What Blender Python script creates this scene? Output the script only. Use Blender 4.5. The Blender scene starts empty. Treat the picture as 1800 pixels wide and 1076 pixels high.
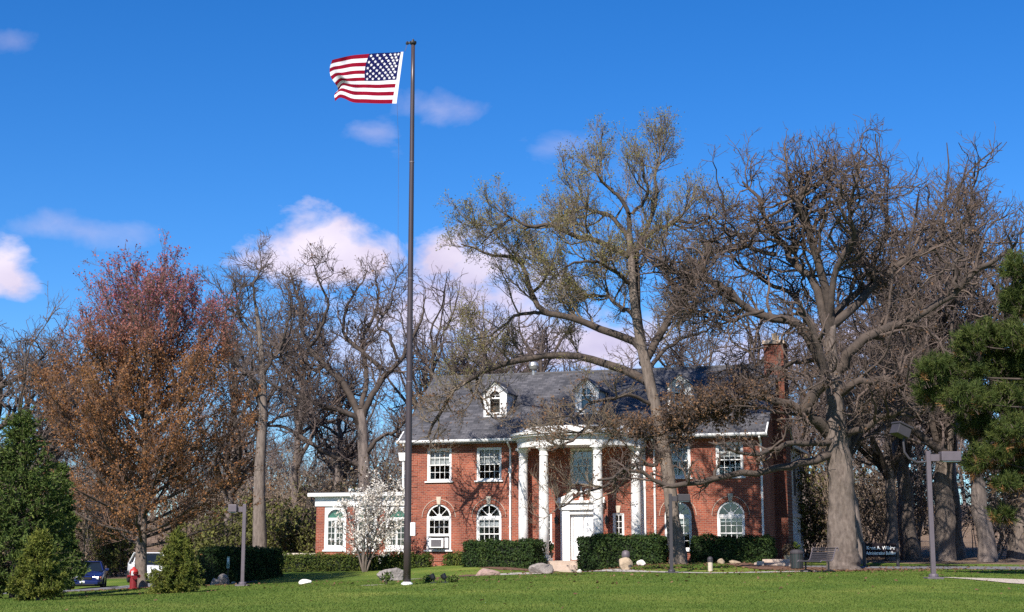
import bpy, math, random
import numpy as np
from mathutils import Vector, Matrix, Quaternion

# ------------------------------------------------------------------ camera, sky, sun, exposure
SC = bpy.context.scene
COL = SC.collection
F = 2600.0                       # focal length in photo pixels (1800 wide)
TH = math.atan(430 / F)          # upward pitch
HC = 1.07                        # eye height above the step base of the house
cam_d = bpy.data.cameras.new("camera")
cam_d.sensor_width = 36.0
cam_d.lens = F / 1800 * 36.0
cam_d.clip_start = 0.1
cam_d.clip_end = 5000
cam = bpy.data.objects.new("camera", cam_d)
COL.objects.link(cam)
cam.location = (0, 0, HC)
cam.rotation_euler = (math.pi / 2 + TH, 0, 0)
SC.camera = cam

SUN_AZ, SUN_EL = math.radians(22), math.radians(41)     # sun behind the camera, to the left
SUN_V = Vector((-math.sin(SUN_AZ) * math.cos(SUN_EL), -math.cos(SUN_AZ) * math.cos(SUN_EL), math.sin(SUN_EL)))
world = bpy.data.worlds.new("World")
SC.world = world
world.use_nodes = True
SKY_STRENGTH = 0.085
sun_d = bpy.data.lights.new("sun", 'SUN')
sun_d.energy = 4.6
sun_d.angle = math.radians(0.53)
sun_d.color = (1.0, 0.94, 0.86)
sun = bpy.data.objects.new("sun", sun_d)
COL.objects.link(sun)
sun.rotation_euler = SUN_V.to_track_quat('Z', 'Y').to_euler()
SC.view_settings.view_transform = 'Standard'
SC.view_settings.look = 'None'
SC.view_settings.exposure = 0.78
SC.view_settings.gamma = 1.0
SC.view_settings.use_curve_mapping = False
SC.cycles.use_denoising = False
SC.cycles.max_bounces = 6
SC.cycles.transparent_max_bounces = 12


def N(t, kind, **kw):
    n = t.nodes.new(kind)
    for k, v in kw.items():
        if k.startswith('i_'):
            n.inputs[k[2:].replace('_', ' ')].default_value = v
        else:
            setattr(n, k, v)
    return n


def math_n(t, op, a, b=None, c=None, clamp=False):
    n = t.nodes.new('ShaderNodeMath')
    n.operation = op
    n.use_clamp = clamp
    for i, v in enumerate((a, b, c)):
        if v is None:
            continue
        if isinstance(v, (int, float)):
            n.inputs[i].default_value = v
        else:
            t.links.new(v, n.inputs[i])
    return n.outputs[0]


def build_world():
    t = world.node_tree
    t.nodes.clear()
    L = t.links.new
    out = N(t, 'ShaderNodeOutputWorld')
    bg = N(t, 'ShaderNodeBackground')
    bg.inputs['Strength'].default_value = SKY_STRENGTH
    L(bg.outputs[0], out.inputs[0])
    sky = N(t, 'ShaderNodeTexSky', sky_type='NISHITA')
    sky.sun_disc = False
    sky.sun_elevation = SUN_EL
    sky.sun_rotation = SUN_AZ + math.pi
    sky.altitude = 200
    sky.air_density = 1.0
    sky.dust_density = 0.2
    sky.ozone_density = 3.0
    hs = N(t, 'ShaderNodeHueSaturation')
    hs.inputs['Hue'].default_value = 0.508
    hs.inputs['Saturation'].default_value = 1.2
    hs.inputs['Value'].default_value = 0.93
    tint = N(t, 'ShaderNodeMix', data_type='RGBA', blend_type='MULTIPLY')
    tint.inputs[0].default_value = 1
    tint.inputs[7].default_value = (.70, .91, 1.12, 1)
    L(sky.outputs[0], tint.inputs[6])
    L(tint.outputs[2], hs.inputs['Color'])
    # cumulus clouds, laid out by compass bearing and elevation
    tc = N(t, 'ShaderNodeTexCoord')
    sep = N(t, 'ShaderNodeSeparateXYZ')
    L(tc.outputs['Generated'], sep.inputs[0])
    x, y, z = sep.outputs
    az = math_n(t, 'ARCTAN2', x, y)
    el = math_n(t, 'ARCSINE', z)
    comb = N(t, 'ShaderNodeCombineXYZ')
    L(az, comb.inputs[0]); L(math_n(t, 'MULTIPLY', el, 1.5), comb.inputs[1])
    noi = N(t, 'ShaderNodeTexNoise', noise_dimensions='3D')
    noi.inputs['Scale'].default_value = 21
    noi.inputs['Detail'].default_value = 9
    noi.inputs['Roughness'].default_value = 0.57
    noi.inputs['Distortion'].default_value = 0.25
    L(comb.outputs[0], noi.inputs['Vector'])
    nz = math_n(t, 'SUBTRACT', noi.outputs['Fac'], 0.5)

    def ang(px, py):
        u, v = px - 900, 538 - py
        d = Vector((u, F * math.cos(TH) - v * math.sin(TH), F * math.sin(TH) + v * math.cos(TH))).normalized()
        return math.atan2(d.x, d.y), math.asin(d.z)
    # (px, py, half width, half height, density)
    blobs = [(555, 432, 108, 70, 1.0), (625, 462, 105, 56, 1.0), (480, 466, 95, 32, .95), (560, 480, 160, 30, .95), (10, 474, 64, 56, 1.0), (-100, 460, 120, 50, 1.0),
             (775, 450, 65, 62, 1.0), (850, 480, 120, 60, .95), (760, 560, 190, 85, .9), (1000, 610, 240, 75, .95), (880, 520, 140, 80, .9),
             (1330, 640, 180, 55, .75), (1520, 590, 190, 50, .8), (985, 250, 70, 30, .22), (770, 195, 80, 30, .30), (665, 232, 52, 32, .30),
             (140, 405, 125, 28, .28), (20, 72, 50, 22, .2), (640, 610, 120, 70, .55), (1100, 300, 60, 30, .12)]
    tot = None
    for (px, py, rw, rh, den) in blobs:
        a0, e0 = ang(px, py)
        da = math_n(t, 'MULTIPLY', math_n(t, 'SUBTRACT', az, a0), F / rw)
        de = math_n(t, 'MULTIPLY', math_n(t, 'SUBTRACT', el, e0), F / rh)
        d2 = math_n(t, 'ADD', math_n(t, 'MULTIPLY', da, da), math_n(t, 'MULTIPLY', de, de))
        f = math_n(t, 'SUBTRACT', 1.0, math_n(t, 'SQRT', d2))
        f = math_n(t, 'MULTIPLY_ADD', nz, 2.3 if den > .5 else 3.4, f)
        f = math_n(t, 'MULTIPLY', f, 1.7 if den > .5 else .9, clamp=True)
        f = math_n(t, 'MULTIPLY', f, den)
        tot = f if tot is None else math_n(t, 'MAXIMUM', tot, f)
    # the same kind of low cumulus all round the horizon, away from the ones above
    noi2 = N(t, 'ShaderNodeTexNoise')
    noi2.inputs['Scale'].default_value = 3.2
    noi2.inputs['Detail'].default_value = 8
    L(comb.outputs[0], noi2.inputs['Vector'])
    away = math_n(t, 'MULTIPLY', math_n(t, 'SUBTRACT', math_n(t, 'ABSOLUTE', az), 0.42), 6, clamp=True)
    low = math_n(t, 'SUBTRACT', 1.0, math_n(t, 'MULTIPLY', math_n(t, 'ABSOLUTE', math_n(t, 'SUBTRACT', el, 0.16)), 3.0), clamp=True)
    g = math_n(t, 'MULTIPLY', math_n(t, 'SUBTRACT', noi2.outputs['Fac'], 0.52), 7, clamp=True)
    g = math_n(t, 'MULTIPLY', math_n(t, 'MULTIPLY', g, away), low)
    tot = math_n(t, 'MAXIMUM', tot, g)
    # cloud shading: lilac-grey bodies, whiter billows
    noi3 = N(t, 'ShaderNodeTexNoise')
    noi3.inputs['Scale'].default_value = 12
    noi3.inputs['Detail'].default_value = 6
    L(comb.outputs[0], noi3.inputs['Vector'])
    ramp = N(t, 'ShaderNodeValToRGB')
    ramp.color_ramp.elements[0].position = 0.36
    ramp.color_ramp.elements[0].color = (4.5, 4.05, 5.6, 1)
    ramp.color_ramp.elements[1].position = 0.66
    ramp.color_ramp.elements[1].color = (6.7, 6.1, 7.2, 1)
    L(noi3.outputs['Fac'], ramp.inputs[0])
    mix = N(t, 'ShaderNodeMix', data_type='RGBA')
    L(tot, mix.inputs[0])
    L(hs.outputs[0], mix.inputs[6])
    L(ramp.outputs[0], mix.inputs[7])
    L(mix.outputs[2], bg.inputs['Color'])


build_world()

# ------------------------------------------------------------------ geometry helpers
RNG = np.random.default_rng(7)
random.seed(7)


def ray(px, py):
    u, v = px - 900.0, 538.0 - py
    return np.array([u, F * math.cos(TH) - v * math.sin(TH), F * math.sin(TH) + v * math.cos(TH)])


def P(px, py, Y):
    d = ray(px, py)
    return np.array([0, 0, HC]) + d * (Y / d[1])


def link(name, me, mat=None, parent=None, loc=None):
    o = bpy.data.objects.new(name, me)
    COL.objects.link(o)
    if mat is not None and me is not None and len(me.materials) == 0:
        for m in (mat if isinstance(mat, (list, tuple)) else [mat]):
            me.materials.append(m)
    if parent is not None:
        o.parent = parent
    if loc is not None:
        o.location = loc
    return o


def tag(o, label=None, cat=None, group=None, kind=None):
    for k, v in (('label', label), ('category', cat), ('group', group), ('kind', kind)):
        if v is not None:
            o[k] = v
    return o


def empty(name, loc=(0, 0, 0), rz=0.0, label=None, cat=None, group=None):
    o = bpy.data.objects.new(name, None)
    COL.objects.link(o)
    o.empty_display_size = 0.2
    o.location = loc
    o.rotation_euler = (0, 0, rz)
    return tag(o, label, cat, group)


class MB:
    """collects shapes, then links them as one mesh object"""

    def __init__(self):
        self.v, self.f, self.m = [], [], []

    def add(self, vs, fs, mi=0):
        b = len(self.v)
        self.v += [tuple(float(c) for c in p) for p in vs]
        for f in fs:
            self.f.append([b + i for i in f])
            self.m.append(mi)
        return self

    def box(self, a, b, mi=0):
        (x0, y0, z0), (x1, y1, z1) = a, b
        vs = [(x0, y0, z0), (x1, y0, z0), (x1, y1, z0), (x0, y1, z0), (x0, y0, z1), (x1, y0, z1), (x1, y1, z1), (x0, y1, z1)]
        return self.add(vs, [(0, 3, 2, 1), (4, 5, 6, 7), (0, 1, 5, 4), (1, 2, 6, 5), (2, 3, 7, 6), (3, 0, 4, 7)], mi)

    def quad(self, *p, mi=0):
        return self.add(p, [tuple(range(len(p)))], mi)

    def cyl(self, p0, p1, r0, r1=None, n=12, caps=True, mi=0):
        r1 = r0 if r1 is None else r1
        return self.tube([p0, p1], [r0, r1], n, caps, mi)

    def tube(self, pts, rad, n=8, caps=True, mi=0):
        pts = [Vector(p) for p in pts]
        vs, fs = [], []
        ref = None
        for i, p in enumerate(pts):
            t = (pts[min(i + 1, len(pts) - 1)] - pts[max(i - 1, 0)]).normalized()
            if ref is None:
                ref = Vector((1, 0, 0)) if abs(t.x) < .8 else Vector((0, 1, 0))
            s = t.cross(ref).normalized()
            ref = s.cross(t).normalized()
            for k in range(n):
                a = 2 * math.pi * k / n
                vs.append(p + (s * math.cos(a) + ref * math.sin(a)) * rad[i])
        for i in range(len(pts) - 1):
            for k in range(n):
                k2 = (k + 1) % n
                fs.append((i * n + k, i * n + k2, (i + 1) * n + k2, (i + 1) * n + k))
        if caps:
            fs.append(tuple(reversed(range(n))))
            fs.append(tuple(range((len(pts) - 1) * n, len(pts) * n)))
        return self.add(vs, fs, mi)

    def lathe(self, prof, n=20, c=(0, 0, 0), sx=1, sy=1, mi=0):
        vs, fs = [], []
        for (r, z) in prof:
            for k in range(n):
                a = 2 * math.pi * k / n
                vs.append((c[0] + r * math.cos(a) * sx, c[1] + r * math.sin(a) * sy, c[2] + z))
        for i in range(len(prof) - 1):
            for k in range(n):
                k2 = (k + 1) % n
                fs.append((i * n + k, i * n + k2, (i + 1) * n + k2, (i + 1) * n + k))
        fs.append(tuple(reversed(range(n))))
        fs.append(tuple(range((len(prof) - 1) * n, len(prof) * n)))
        return self.add(vs, fs, mi)

    def prism_y(self, poly, y0, y1, mi=0):
        """polygon in (x,z), extruded along y"""
        n = len(poly)
        vs = [(x, y0, z) for x, z in poly] + [(x, y1, z) for x, z in poly]
        fs = [tuple(range(n)), tuple(reversed(range(n, 2 * n)))]
        fs += [((i + 1) % n, i, n + i, n + (i + 1) % n) for i in range(n)]
        return self.add(vs, fs, mi)

    def prism_x(self, poly, x0, x1, mi=0):
        n = len(poly)
        vs = [(x0, y, z) for y, z in poly] + [(x1, y, z) for y, z in poly]
        fs = [tuple(range(n)), tuple(reversed(range(n, 2 * n)))]
        fs += [((i + 1) % n, i, n + i, n + (i + 1) % n) for i in range(n)]
        return self.add(vs, fs, mi)

    def prism_z(self, poly, z0, z1, mi=0):
        n = len(poly)
        vs = [(x, y, z0) for x, y in poly] + [(x, y, z1) for x, y in poly]
        fs = [tuple(reversed(range(n))), tuple(range(n, 2 * n))]
        fs += [(i, (i + 1) % n, n + (i + 1) % n, n + i) for i in range(n)]
        return self.add(vs, fs, mi)

    def build(self, name, mat, parent=None, loc=None, smooth=False, bevel=0, rz=None):
        me = bpy.data.meshes.new(name)
        me.from_pydata(self.v, [], self.f)
        mats = mat if isinstance(mat, (list, tuple)) else [mat]
        for m in mats:
            me.materials.append(m)
        if len(mats) > 1:
            me.polygons.foreach_set('material_index', self.m)
        if smooth:
            me.polygons.foreach_set('use_smooth', [True] * len(self.f))
        me.validate()
        me.update()
        o = link(name, me, None, parent, loc)
        if rz is not None:
            o.rotation_euler = (0, 0, rz)
        if bevel:
            b = o.modifiers.new('bevel', 'BEVEL')
            b.width = bevel
            b.segments = 2
            b.limit_method = 'ANGLE'
        return o


def np_mesh(name, verts, faces, smooth=False):
    """verts (n,3), faces (m,k) with constant k"""
    me = bpy.data.meshes.new(name)
    verts = np.ascontiguousarray(verts, dtype=np.float32)
    faces = np.ascontiguousarray(faces, dtype=np.int32)
    m, k = faces.shape
    me.vertices.add(len(verts))
    me.vertices.foreach_set('co', verts.ravel())
    me.loops.add(m * k)
    me.loops.foreach_set('vertex_index', faces.ravel())
    me.polygons.add(m)
    me.polygons.foreach_set('loop_start', np.arange(0, m * k, k, dtype=np.int32))
    me.polygons.foreach_set('loop_total', np.full(m, k, dtype=np.int32))
    if smooth:
        me.polygons.foreach_set('use_smooth', np.ones(m, dtype=bool))
    me.update(calc_edges=True)
    return me


def join_np(chunks):
    vs, fs, b = [], [], 0
    for v, f in chunks:
        if len(v) == 0:
            continue
        vs.append(v)
        fs.append(f + b)
        b += len(v)
    return np.concatenate(vs), np.concatenate(fs)


# ------------------------------------------------------------------ materials
MATS = {}


def mat(name, col, rough=.8, metal=0.0, var=0.0, scale=8.0, bump=0.0, bscale=40.0, col2=None, spec=.5, detail=5, stretch=None, trans=0.0):
    """principled with noise colour variation and bump"""
    m = bpy.data.materials.new(name)
    m.use_nodes = True
    t = m.node_tree
    L = t.links.new
    b = t.nodes['Principled BSDF']
    b.inputs['Roughness'].default_value = rough
    b.inputs['Metallic'].default_value = metal
    b.inputs['Specular IOR Level'].default_value = spec
    tc = N(t, 'ShaderNodeTexCoord')
    vec = tc.outputs['Object']
    if stretch:
        mp = N(t, 'ShaderNodeMapping')
        mp.inputs['Scale'].default_value = stretch
        L(vec, mp.inputs[0])
        vec = mp.outputs[0]
    c1 = tuple(col) + (1,)
    if col2 is None:
        col2 = tuple(min(1, c * (1 - var)) for c in col)
    c2 = tuple(col2) + (1,)
    nz = N(t, 'ShaderNodeTexNoise')
    nz.inputs['Scale'].default_value = scale
    nz.inputs['Detail'].default_value = detail
    nz.inputs['Roughness'].default_value = .65
    L(vec, nz.inputs['Vector'])
    rp = N(t, 'ShaderNodeValToRGB')
    rp.color_ramp.elements[0].position = .32
    rp.color_ramp.elements[0].color = c2
    rp.color_ramp.elements[1].position = .68
    rp.color_ramp.elements[1].color = c1
    L(nz.outputs['Fac'], rp.inputs[0])
    L(rp.outputs[0], b.inputs['Base Color'])
    if bump:
        n2 = N(t, 'ShaderNodeTexNoise')
        n2.inputs['Scale'].default_value = bscale
        n2.inputs['Detail'].default_value = 4
        L(vec, n2.inputs['Vector'])
        bp = N(t, 'ShaderNodeBump')
        bp.inputs['Strength'].default_value = bump
        bp.inputs['Distance'].default_value = .02
        L(n2.outputs['Fac'], bp.inputs['Height'])
        L(bp.outputs[0], b.inputs['Normal'])
    if trans:
        add = N(t, 'ShaderNodeMixShader')
        tr = N(t, 'ShaderNodeBsdfTranslucent')
        L(rp.outputs[0], tr.inputs['Color'])
        add.inputs[0].default_value = trans
        L(b.outputs[0], add.inputs[1])
        L(tr.outputs[0], add.inputs[2])
        L(add.outputs[0], t.nodes['Material Output'].inputs[0])
    MATS[name] = m
    return m


def leaf_mat(name, cols, trans=.25, rough=.75, zgrad=None, scale=1.2):
    """leaf colour: picked per leaf (random per island) and drifting through the crown"""
    m = bpy.data.materials.new(name)
    m.use_nodes = True
    t = m.node_tree
    L = t.links.new
    b = t.nodes['Principled BSDF']
    b.inputs['Roughness'].default_value = rough
    b.inputs['Specular IOR Level'].default_value = .25
    geo = N(t, 'ShaderNodeNewGeometry')
    tc = N(t, 'ShaderNodeTexCoord')
    nz = N(t, 'ShaderNodeTexNoise')
    nz.inputs['Scale'].default_value = scale
    nz.inputs['Detail'].default_value = 3
    L(tc.outputs['Object'], nz.inputs['Vector'])
    f = math_n(t, 'ADD', math_n(t, 'MULTIPLY', geo.outputs['Random Per Island'], .55),
               math_n(t, 'MULTIPLY_ADD', nz.outputs['Fac'], 1.3, -.42))
    rp = N(t, 'ShaderNodeValToRGB')
    el = rp.color_ramp.elements
    while len(el) < len(cols):
        el.new(.5)
    for i, c in enumerate(cols):
        el[i].position = i / (len(cols) - 1)
        el[i].color = tuple(c) + (1,)
    L(f, rp.inputs[0])
    colout = rp.outputs[0]
    if zgrad:                      # seed colour of the upper twigs: (z0, z1, colour A, colour B)
        z0, z1, ca, cb = zgrad
        sp = N(t, 'ShaderNodeSeparateXYZ')
        L(tc.outputs['Object'], sp.inputs[0])
        g = math_n(t, 'DIVIDE', math_n(t, 'SUBTRACT', math_n(t, 'MULTIPLY_ADD', nz.outputs['Fac'], 3.0, sp.outputs[2]), z0 + 1.5), z1 - z0, clamp=True)
        r2 = N(t, 'ShaderNodeMix', data_type='RGBA')
        L(geo.outputs['Random Per Island'], r2.inputs[0])
        r2.inputs[6].default_value = tuple(ca) + (1,)
        r2.inputs[7].default_value = tuple(cb) + (1,)
        mx = N(t, 'ShaderNodeMix', data_type='RGBA')
        L(g, mx.inputs[0])
        L(colout, mx.inputs[6])
        L(r2.outputs[2], mx.inputs[7])
        colout = mx.outputs[2]
    L(colout, b.inputs['Base Color'])
    if trans:
        tr = N(t, 'ShaderNodeBsdfTranslucent')
        L(colout, tr.inputs['Color'])
        ms = N(t, 'ShaderNodeMixShader')
        ms.inputs[0].default_value = trans
        L(b.outputs[0], ms.inputs[1])
        L(tr.outputs[0], ms.inputs[2])
        L(ms.outputs[0], t.nodes['Material Output'].inputs[0])
    return m


def brick_mat(name, axes, tone=1.0):
    m = bpy.data.materials.new(name)
    m.use_nodes = True
    t = m.node_tree
    L = t.links.new
    b = t.nodes['Principled BSDF']
    b.inputs['Roughness'].default_value = .88
    tc = N(t, 'ShaderNodeTexCoord')
    sp = N(t, 'ShaderNodeSeparateXYZ')
    L(tc.outputs['Object'], sp.inputs[0])
    cb = N(t, 'ShaderNodeCombineXYZ')
    L(sp.outputs[axes[0]], cb.inputs[0])
    L(sp.outputs[axes[1]], cb.inputs[1])
    br = N(t, 'ShaderNodeTexBrick')
    br.inputs['Scale'].default_value = 1
    br.inputs['Brick Width'].default_value = .225
    br.inputs['Row Height'].default_value = .085
    br.inputs['Mortar Size'].default_value = .011
    br.inputs['Mortar Smooth'].default_value = .2
    br.inputs['Bias'].default_value = -.2
    br.inputs['Color1'].default_value = tuple(c * tone for c in (.32, .076, .037)) + (1,)
    br.inputs['Color2'].default_value = tuple(c * tone for c in (.165, .036, .024)) + (1,)
    br.inputs['Mortar'].default_value = tuple(c * tone for c in (.31, .185, .135)) + (1,)
    L(cb.outputs[0], br.inputs['Vector'])
    nz = N(t, 'ShaderNodeTexNoise')
    nz.inputs['Scale'].default_value = .9
    nz.inputs['Detail'].default_value = 6
    L(cb.outputs[0], nz.inputs['Vector'])
    mx = N(t, 'ShaderNodeMix', data_type='RGBA', blend_type='MULTIPLY')
    mx.inputs[0].default_value = 1
    rp = N(t, 'ShaderNodeValToRGB')
    rp.color_ramp.elements[0].position = .3
    rp.color_ramp.elements[0].color = (.62, .58, .58, 1)
    rp.color_ramp.elements[1].position = .7
    rp.color_ramp.elements[1].color = (1.15, 1.12, 1.08, 1)
    L(nz.outputs['Fac'], rp.inputs[0])
    L(br.outputs['Color'], mx.inputs[6])
    L(rp.outputs[0], mx.inputs[7])
    L(mx.outputs[2], b.inputs['Base Color'])
    bp = N(t, 'ShaderNodeBump', invert=True)
    bp.inputs['Strength'].default_value = .5
    bp.inputs['Distance'].default_value = .01
    L(br.outputs['Fac'], bp.inputs['Height'])
    L(bp.outputs[0], b.inputs['Normal'])
    return m


def slate_mat():
    m = bpy.data.materials.new('slate_roof')
    m.use_nodes = True
    t = m.node_tree
    L = t.links.new
    b = t.nodes['Principled BSDF']
    b.inputs['Roughness'].default_value = .7
    tc = N(t, 'ShaderNodeTexCoord')
    sp = N(t, 'ShaderNodeSeparateXYZ')
    L(tc.outputs['Object'], sp.inputs[0])
    cb = N(t, 'ShaderNodeCombineXYZ')
    L(sp.outputs[0], cb.inputs[0])
    L(math_n(t, 'MULTIPLY', sp.outputs[2], 1.66), cb.inputs[1])
    br = N(t, 'ShaderNodeTexBrick')
    br.inputs['Scale'].default_value = 1
    br.inputs['Brick Width'].default_value = .33
    br.inputs['Row Height'].default_value = .17
    br.inputs['Mortar Size'].default_value = .008
    br.inputs['Color1'].default_value = (.098, .096, .102, 1)
    br.inputs['Color2'].default_value = (.046, .046, .050, 1)
    br.inputs['Mortar'].default_value = (.03, .03, .034, 1)
    L(cb.outputs[0], br.inputs['Vector'])
    nz = N(t, 'ShaderNodeTexNoise')
    nz.inputs['Scale'].default_value = 1.4
    nz.inputs['Detail'].default_value = 7
    L(cb.outputs[0], nz.inputs['Vector'])
    rp = N(t, 'ShaderNodeValToRGB')
    rp.color_ramp.elements[0].position = .3
    rp.color_ramp.elements[0].color = (.62, .62, .66, 1)
    rp.color_ramp.elements[1].position = .72
    rp.color_ramp.elements[1].color = (1.35, 1.3, 1.3, 1)
    L(nz.outputs['Fac'], rp.inputs[0])
    mx = N(t, 'ShaderNodeMix', data_type='RGBA', blend_type='MULTIPLY')
    mx.inputs[0].default_value = 1
    L(br.outputs['Color'], mx.inputs[6])
    L(rp.outputs[0], mx.inputs[7])
    L(mx.outputs[2], b.inputs['Base Color'])
    bp = N(t, 'ShaderNodeBump', invert=True)
    bp.inputs['Strength'].default_value = .6
    bp.inputs['Distance'].default_value = .012
    L(br.outputs['Fac'], bp.inputs['Height'])
    L(bp.outputs[0], b.inputs['Normal'])
    return m


def glass_mat(name, tint=(.86, .88, .88), fac=.06):
    m = bpy.data.materials.new(name)
    m.use_nodes = True
    t = m.node_tree
    L = t.links.new
    t.nodes.remove(t.nodes['Principled BSDF'])
    tr = N(t, 'ShaderNodeBsdfTransparent')
    tr.inputs[0].default_value = tuple(tint) + (1,)
    gl = N(t, 'ShaderNodeBsdfGlossy')
    gl.inputs['Roughness'].default_value = .03
    gl.inputs['Color'].default_value = (.9, .9, .9, 1)
    ms = N(t, 'ShaderNodeMixShader')
    ms.inputs[0].default_value = fac
    L(tr.outputs[0], ms.inputs[1])
    L(gl.outputs[0], ms.inputs[2])
    L(ms.outputs[0], t.nodes['Material Output'].inputs[0])
    return m


def ground_mat():
    m = bpy.data.materials.new('lawn_ground')
    m.use_nodes = True
    t = m.node_tree
    L = t.links.new
    b = t.nodes['Principled BSDF']
    b.inputs['Roughness'].default_value = .95
    b.inputs['Specular IOR Level'].default_value = .15
    tc = N(t, 'ShaderNodeTexCoord')

    def noise(s, d=5, r=.6, vec=None):
        n = N(t, 'ShaderNodeTexNoise')
        n.inputs['Scale'].default_value = s
        n.inputs['Detail'].default_value = d
        n.inputs['Roughness'].default_value = r
        L(vec or tc.outputs['Object'], n.inputs['Vector'])
        return n.outputs['Fac']

    def ramp(f, stops):
        r = N(t, 'ShaderNodeValToRGB')
        el = r.color_ramp.elements
        while len(el) < len(stops):
            el.new(.5)
        for i, (p, c) in enumerate(stops):
            el[i].position = p
            el[i].color = tuple(c) + (1,)
        L(f, r.inputs[0])
        return r.outputs[0]
    big = ramp(noise(.33, 6, .62), [(.33, (.066, .118, .018)), (.5, (.105, .155, .025)), (.66, (.165, .195, .04))])
    fine = ramp(noise(9, 6, .75), [(.32, (.75, .8, .7)), (.68, (1.2, 1.17, 1.15))])
    mx = N(t, 'ShaderNodeMix', data_type='RGBA', blend_type='MULTIPLY')
    mx.inputs[0].default_value = .85
    L(big, mx.inputs[6]); L(fine, mx.inputs[7])
    mp = N(t, 'ShaderNodeMapping')
    mp.inputs['Scale'].default_value = (.10, .42, 1)
    L(tc.outputs['Object'], mp.inputs[0])
    strk = ramp(noise(1.0, 7, .7, mp.outputs[0]), [(.33, (.74, .80, .70)), (.66, (1.28, 1.18, 1.2))])
    mxs = N(t, 'ShaderNodeMix', data_type='RGBA', blend_type='MULTIPLY')
    mxs.inputs[0].default_value = 1
    L(mx.outputs[2], mxs.inputs[6]); L(strk, mxs.inputs[7])
    mx = mxs
    lit = ramp(noise(1.1, 9, .8), [(.3, (.10, .066, .044)), (.5, (.185, .125, .085)), (.68, (.27, .20, .14))])
    at = N(t, 'ShaderNodeAttribute', attribute_name='litter')
    fac = math_n(t, 'ADD', at.outputs['Fac'], math_n(t, 'MULTIPLY_ADD', noise(.55, 7, .7), 1.1, -.55))
    fac = math_n(t, 'MULTIPLY', math_n(t, 'SUBTRACT', fac, .42), 7, clamp=True)
    m2 = N(t, 'ShaderNodeMix', data_type='RGBA')
    L(fac, m2.inputs[0])
    L(mx.outputs[2], m2.inputs[6]); L(lit, m2.inputs[7])
    L(m2.outputs[2], b.inputs['Base Color'])
    bp = N(t, 'ShaderNodeBump')
    bp.inputs['Strength'].default_value = .8
    bp.inputs['Distance'].default_value = .05
    L(noise(22, 5, .7), bp.inputs['Height'])
    L(bp.outputs[0], b.inputs['Normal'])
    return m


M_BF = brick_mat('brick_front', (0, 2))
M_BS = brick_mat('brick_side', (1, 2))
M_BCH = brick_mat('shaded_chimney_brick', (0, 2), .6)  # house brick toned down, chimney's shade put into the colour
M_SLATE = slate_mat()
M_GLASS = glass_mat('window_glass')
M_GROUND = ground_mat()
M_WHITE = mat('white_paint', (.80, .79, .78), .55, scale=2.2, bump=.05, bscale=30, col2=(.66, .64, .61), stretch=(2.5, 2.5, .7), detail=8)
M_WHITE2 = mat('weathered_white_paint', (.78, .77, .77), .65, var=.28, scale=5, bump=.1, bscale=30)
M_STONE = mat('limestone', (.56, .48, .38), .85, var=.25, scale=10, bump=.2)
M_CONC = mat('beige_concrete', (.46, .36, .29), .9, var=.22, scale=6, bump=.2, bscale=60)
M_WALK = mat('pale_walk', (.42, .38, .34), .9, var=.3, scale=3, bump=.2)
M_GRAVEL = mat('tan_gravel', (.52, .43, .35), .95, var=.25, scale=14, bump=.5, bscale=60)
M_ROAD = mat('grey_asphalt', (.17, .16, .165), .9, var=.25, scale=3, bump=.3, bscale=80)
M_MULCH = mat('brown_mulch', (.17, .085, .05), .95, var=.55, scale=9, bump=.9, bscale=30)
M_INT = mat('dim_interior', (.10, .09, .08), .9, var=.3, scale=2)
M_BLIND = mat('white_blind', (.72, .71, .72), .8, var=.15, scale=6)
M_GREEN = mat('green_shade', (.02, .22, .13), .6, var=.5, scale=5)
M_BLACK = mat('black_iron', (.015, .015, .017), .5, var=.3, scale=10)
M_DOOR = mat('white_door', (.80, .80, .79), .45, var=.05, scale=2)
M_POLE = mat('bronze_pole', (.075, .055, .058), .38, metal=.25, var=.25, scale=2, stretch=(6, 6, .5))
M_LAMP = mat('mauve_steel', (.12, .098, .112), .55, metal=.1, var=.2, scale=3)
M_LAMPD = mat('dark_steel', (.04, .035, .04), .6, var=.2, scale=3)
M_GALV = mat('galvanised_metal', (.55, .54, .52), .35, metal=.7, var=.3, scale=9)
M_ROCK = mat('grey_granite', (.30, .26, .235), .9, var=.5, scale=5, bump=.7, bscale=14)
M_ROCKT = mat('tan_granite', (.42, .32, .22), .9, var=.45, scale=5, bump=.7, bscale=14)
M_ROCKW = mat('white_rock', (.74, .70, .64), .85, var=.2, scale=6, bump=.5, bscale=14)
M_TAR = mat('flat_roof_felt', (.10, .095, .10), .9, var=.3, scale=4)

M_BARK = mat('oak_bark', (.17, .134, .112), .95, scale=4.5, bump=1.0, bscale=8, col2=(.07, .052, .043), stretch=(1.6, 1.6, .6), detail=8)
M_TWIG = mat('oak_twigs', (.125, .088, .068), .95, scale=1.5, col2=(.07, .05, .042))
M_BARKE = mat('elm_bark', (.20, .158, .13), .95, scale=6, bump=1.0, bscale=10, col2=(.085, .064, .052), stretch=(1.6, 1.6, .4))
M_TWIGE = mat('elm_twigs', (.20, .155, .11), .95, scale=1.5, col2=(.115, .088, .064))
M_BARKG = mat('grey_bark', (.22, .175, .15), .95, scale=4, bump=.8, bscale=8, col2=(.085, .066, .058), stretch=(1.6, 1.6, .4))
M_TWIGG = mat('grey_twigs', (.135, .099, .085), .95, scale=1.0, col2=(.075, .055, .047))
M_FARWOOD = mat('far_wood_twigs', (.19, .15, .135), .95, scale=.3, col2=(.12, .092, .082))
M_BARKM = mat('maple_bark', (.20, .155, .125), .95, scale=7, bump=.8, bscale=10, col2=(.075, .055, .045), stretch=(1.5, 1.5, .8))
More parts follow.
